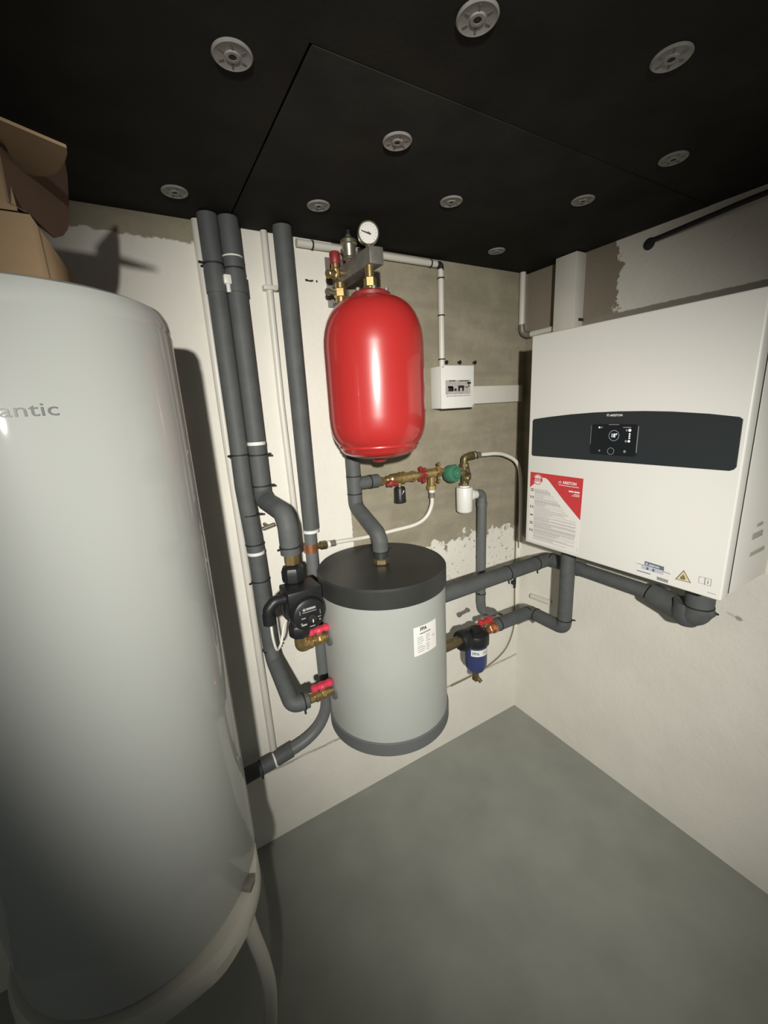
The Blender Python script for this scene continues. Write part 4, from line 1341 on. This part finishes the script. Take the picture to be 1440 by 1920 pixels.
lathe(bm, (MX, MY, 0), (0, 0, 1), [(0.011, 0.500), (0.014, 0.504), (0.014, 0.522), (0.011, 0.534)], 16); cyl(bm, (MX, MY, 0.512), (MX + 0.012, MY - 0.02, 0.486), 0.009, 12); box(bm, (MX - 0.014, MY - 0.016, 0.490), (MX + 0.012, MY + 0.010, 0.507), 0.004)
obj('drain_tap', bm, M['brass_dull'], t)
bm = new()
hexnut(bm, (TX + TR + 0.004, MY - 0.015, 0.722), (MX - 0.092, MY, 0.714), 0.022)
cyl(bm, (TX + TR + 0.0, MY - 0.018, 0.722), (TX + TR + 0.03, MY - 0.015, 0.72), 0.026, 8)
obj('tank_union', bm, M['brass_dull'], t)

v = thing('ball_valve', (-0.415, MY, 0.70), 'brass ball valve with red handle behind the blue filter head', 'valve', 'brass ball valves on the grey tank')
bm = new()
cyl(bm, (-0.428, MY, 0.712), (-0.37, -0.196, 0.712), 0.016, 18); hexnut(bm, (-0.408, MY, 0.712), (-0.385, MY, 0.712), 0.023); cyl(bm, (-0.385, MY, 0.712), (-0.372, MY, 0.712), 0.027, 20)
obj('valve_body', bm, M['copper'], v)
bm = new(); cyl(bm, (-0.418, MY + 0.006, 0.722), (-0.418, MY + 0.006, 0.752), 0.009, 12); obj('stem', bm, M['nickel'], v)
bm = new()
box(bm, (-0.452, MY - 0.008, 0.746), (-0.392, MY + 0.018, 0.760), 0.005)
for s in (-1, 1):
    lathe(bm, (-0.421 + s * 0.026, MY + 0.004, 0.755), (0, 0, 1), [(0.008, -0.014), (0.014, -0.006), (0.014, 0.004), (0.006, 0.010)], 14)
obj('handle', bm, M['red_plastic'], v, label='red wing handle')

# small pieces round the corner
t = thing('conduit_stub', (-0.014, -0.16, 0.70), 'short white conduit end on right wall behind the lower grey pipe', 'conduit')
bm = new(); tube(bm, [(-0.014, -0.10, 0.715), (-0.014, -0.205, 0.722)], 0.013, 14); obj('conduit_tube', bm, M['pvc'], t)
t = thing('corner_cable', (-0.03, -0.02, 0.5), 'thin dark cable down the corner, curving left along the wall joint', 'cable')
bm = new()
tube(bm, smooth_path([(-0.052, -0.012, 1.42), (-0.046, -0.010, 1.20), (-0.040, -0.010, 1.0), (-0.036, -0.008, 0.8), (-0.030, -0.007, 0.62), (-0.028, -0.006, 0.55), (-0.036, -0.005, 0.48), (-0.075, -0.005, 0.405), (-0.14, -0.005, 0.362), (-0.24, -0.005, 0.335), (-0.34, -0.005, 0.327), (-0.46, -0.005, 0.325)], 6), 0.0035, 8)
obj('cable_run', bm, M['brown_print'], t)
bm = new(); cyl(bm, (-0.042, -0.014, 0.735), (-0.040, -0.014, 0.80), 0.006, 8); box(bm, (-0.056, -0.02, 0.755), (-0.036, 0, 0.775), 0.003); obj('cable_tie', bm, M['black_matt'], t)
t = thing('wall_plug', (-0.012, -0.01, 0.86), 'tiny pale screw plug beside the corner cable', 'screw')
bm = new(); cyl(bm, (0, -0.034, 0.865), (-0.016, -0.034, 0.865), 0.008, 12); obj('plug', bm, M['nickel'], t)
t = thing('pipe_bracket', (-0.20, -0.10, 0.64), 'small steel bracket holding the lower grey pipe to the back wall', 'bracket')
bm = new(); cyl(bm, (-0.215, 0, 0.672), (-0.215, -0.195, 0.672), 0.006, 10); hexnut(bm, (-0.215, -0.150, 0.672), (-0.215, -0.165, 0.672), 0.011); cyl(bm, (-0.125, -0.19, 0.668), (-0.125, -0.21, 0.66), 0.012, 12); box(bm, (-0.215, -0.198, 0.668), (-0.125, -0.190, 0.676), 0.002); obj('rod', bm, M['steel'], t)
t = thing('wall_bolt', (-0.40, -0.01, 0.69), 'grey wall bolt above the blue filter, left of the red handle', 'bolt')
bm = new(); cyl(bm, (-0.355, 0, 0.706), (-0.355, -0.018, 0.706), 0.009, 10); cyl(bm, (-0.362, -0.014, 0.707), (-0.412, -0.014, 0.700), 0.008, 10); cyl(bm, (-0.405, -0.014, 0.701), (-0.418, -0.014, 0.699), 0.0115, 10); obj('bolt_body', bm, M['steel'], t)

for x in (-0.464, -0.395, -0.313):
    b = new(); cyl(b, (x, 0.0, 1.83), (x, -0.012, 1.83), 0.0045, 8); cyl(b, (x, -0.011, 1.83), (x, -0.014, 1.83), 0.0075, 10)
    tag(obj('wall_nail', b, M['black_matt']), 'tiny dark nail in the bare concrete just above the white junction box', 'nail', 'nails above the junction box')
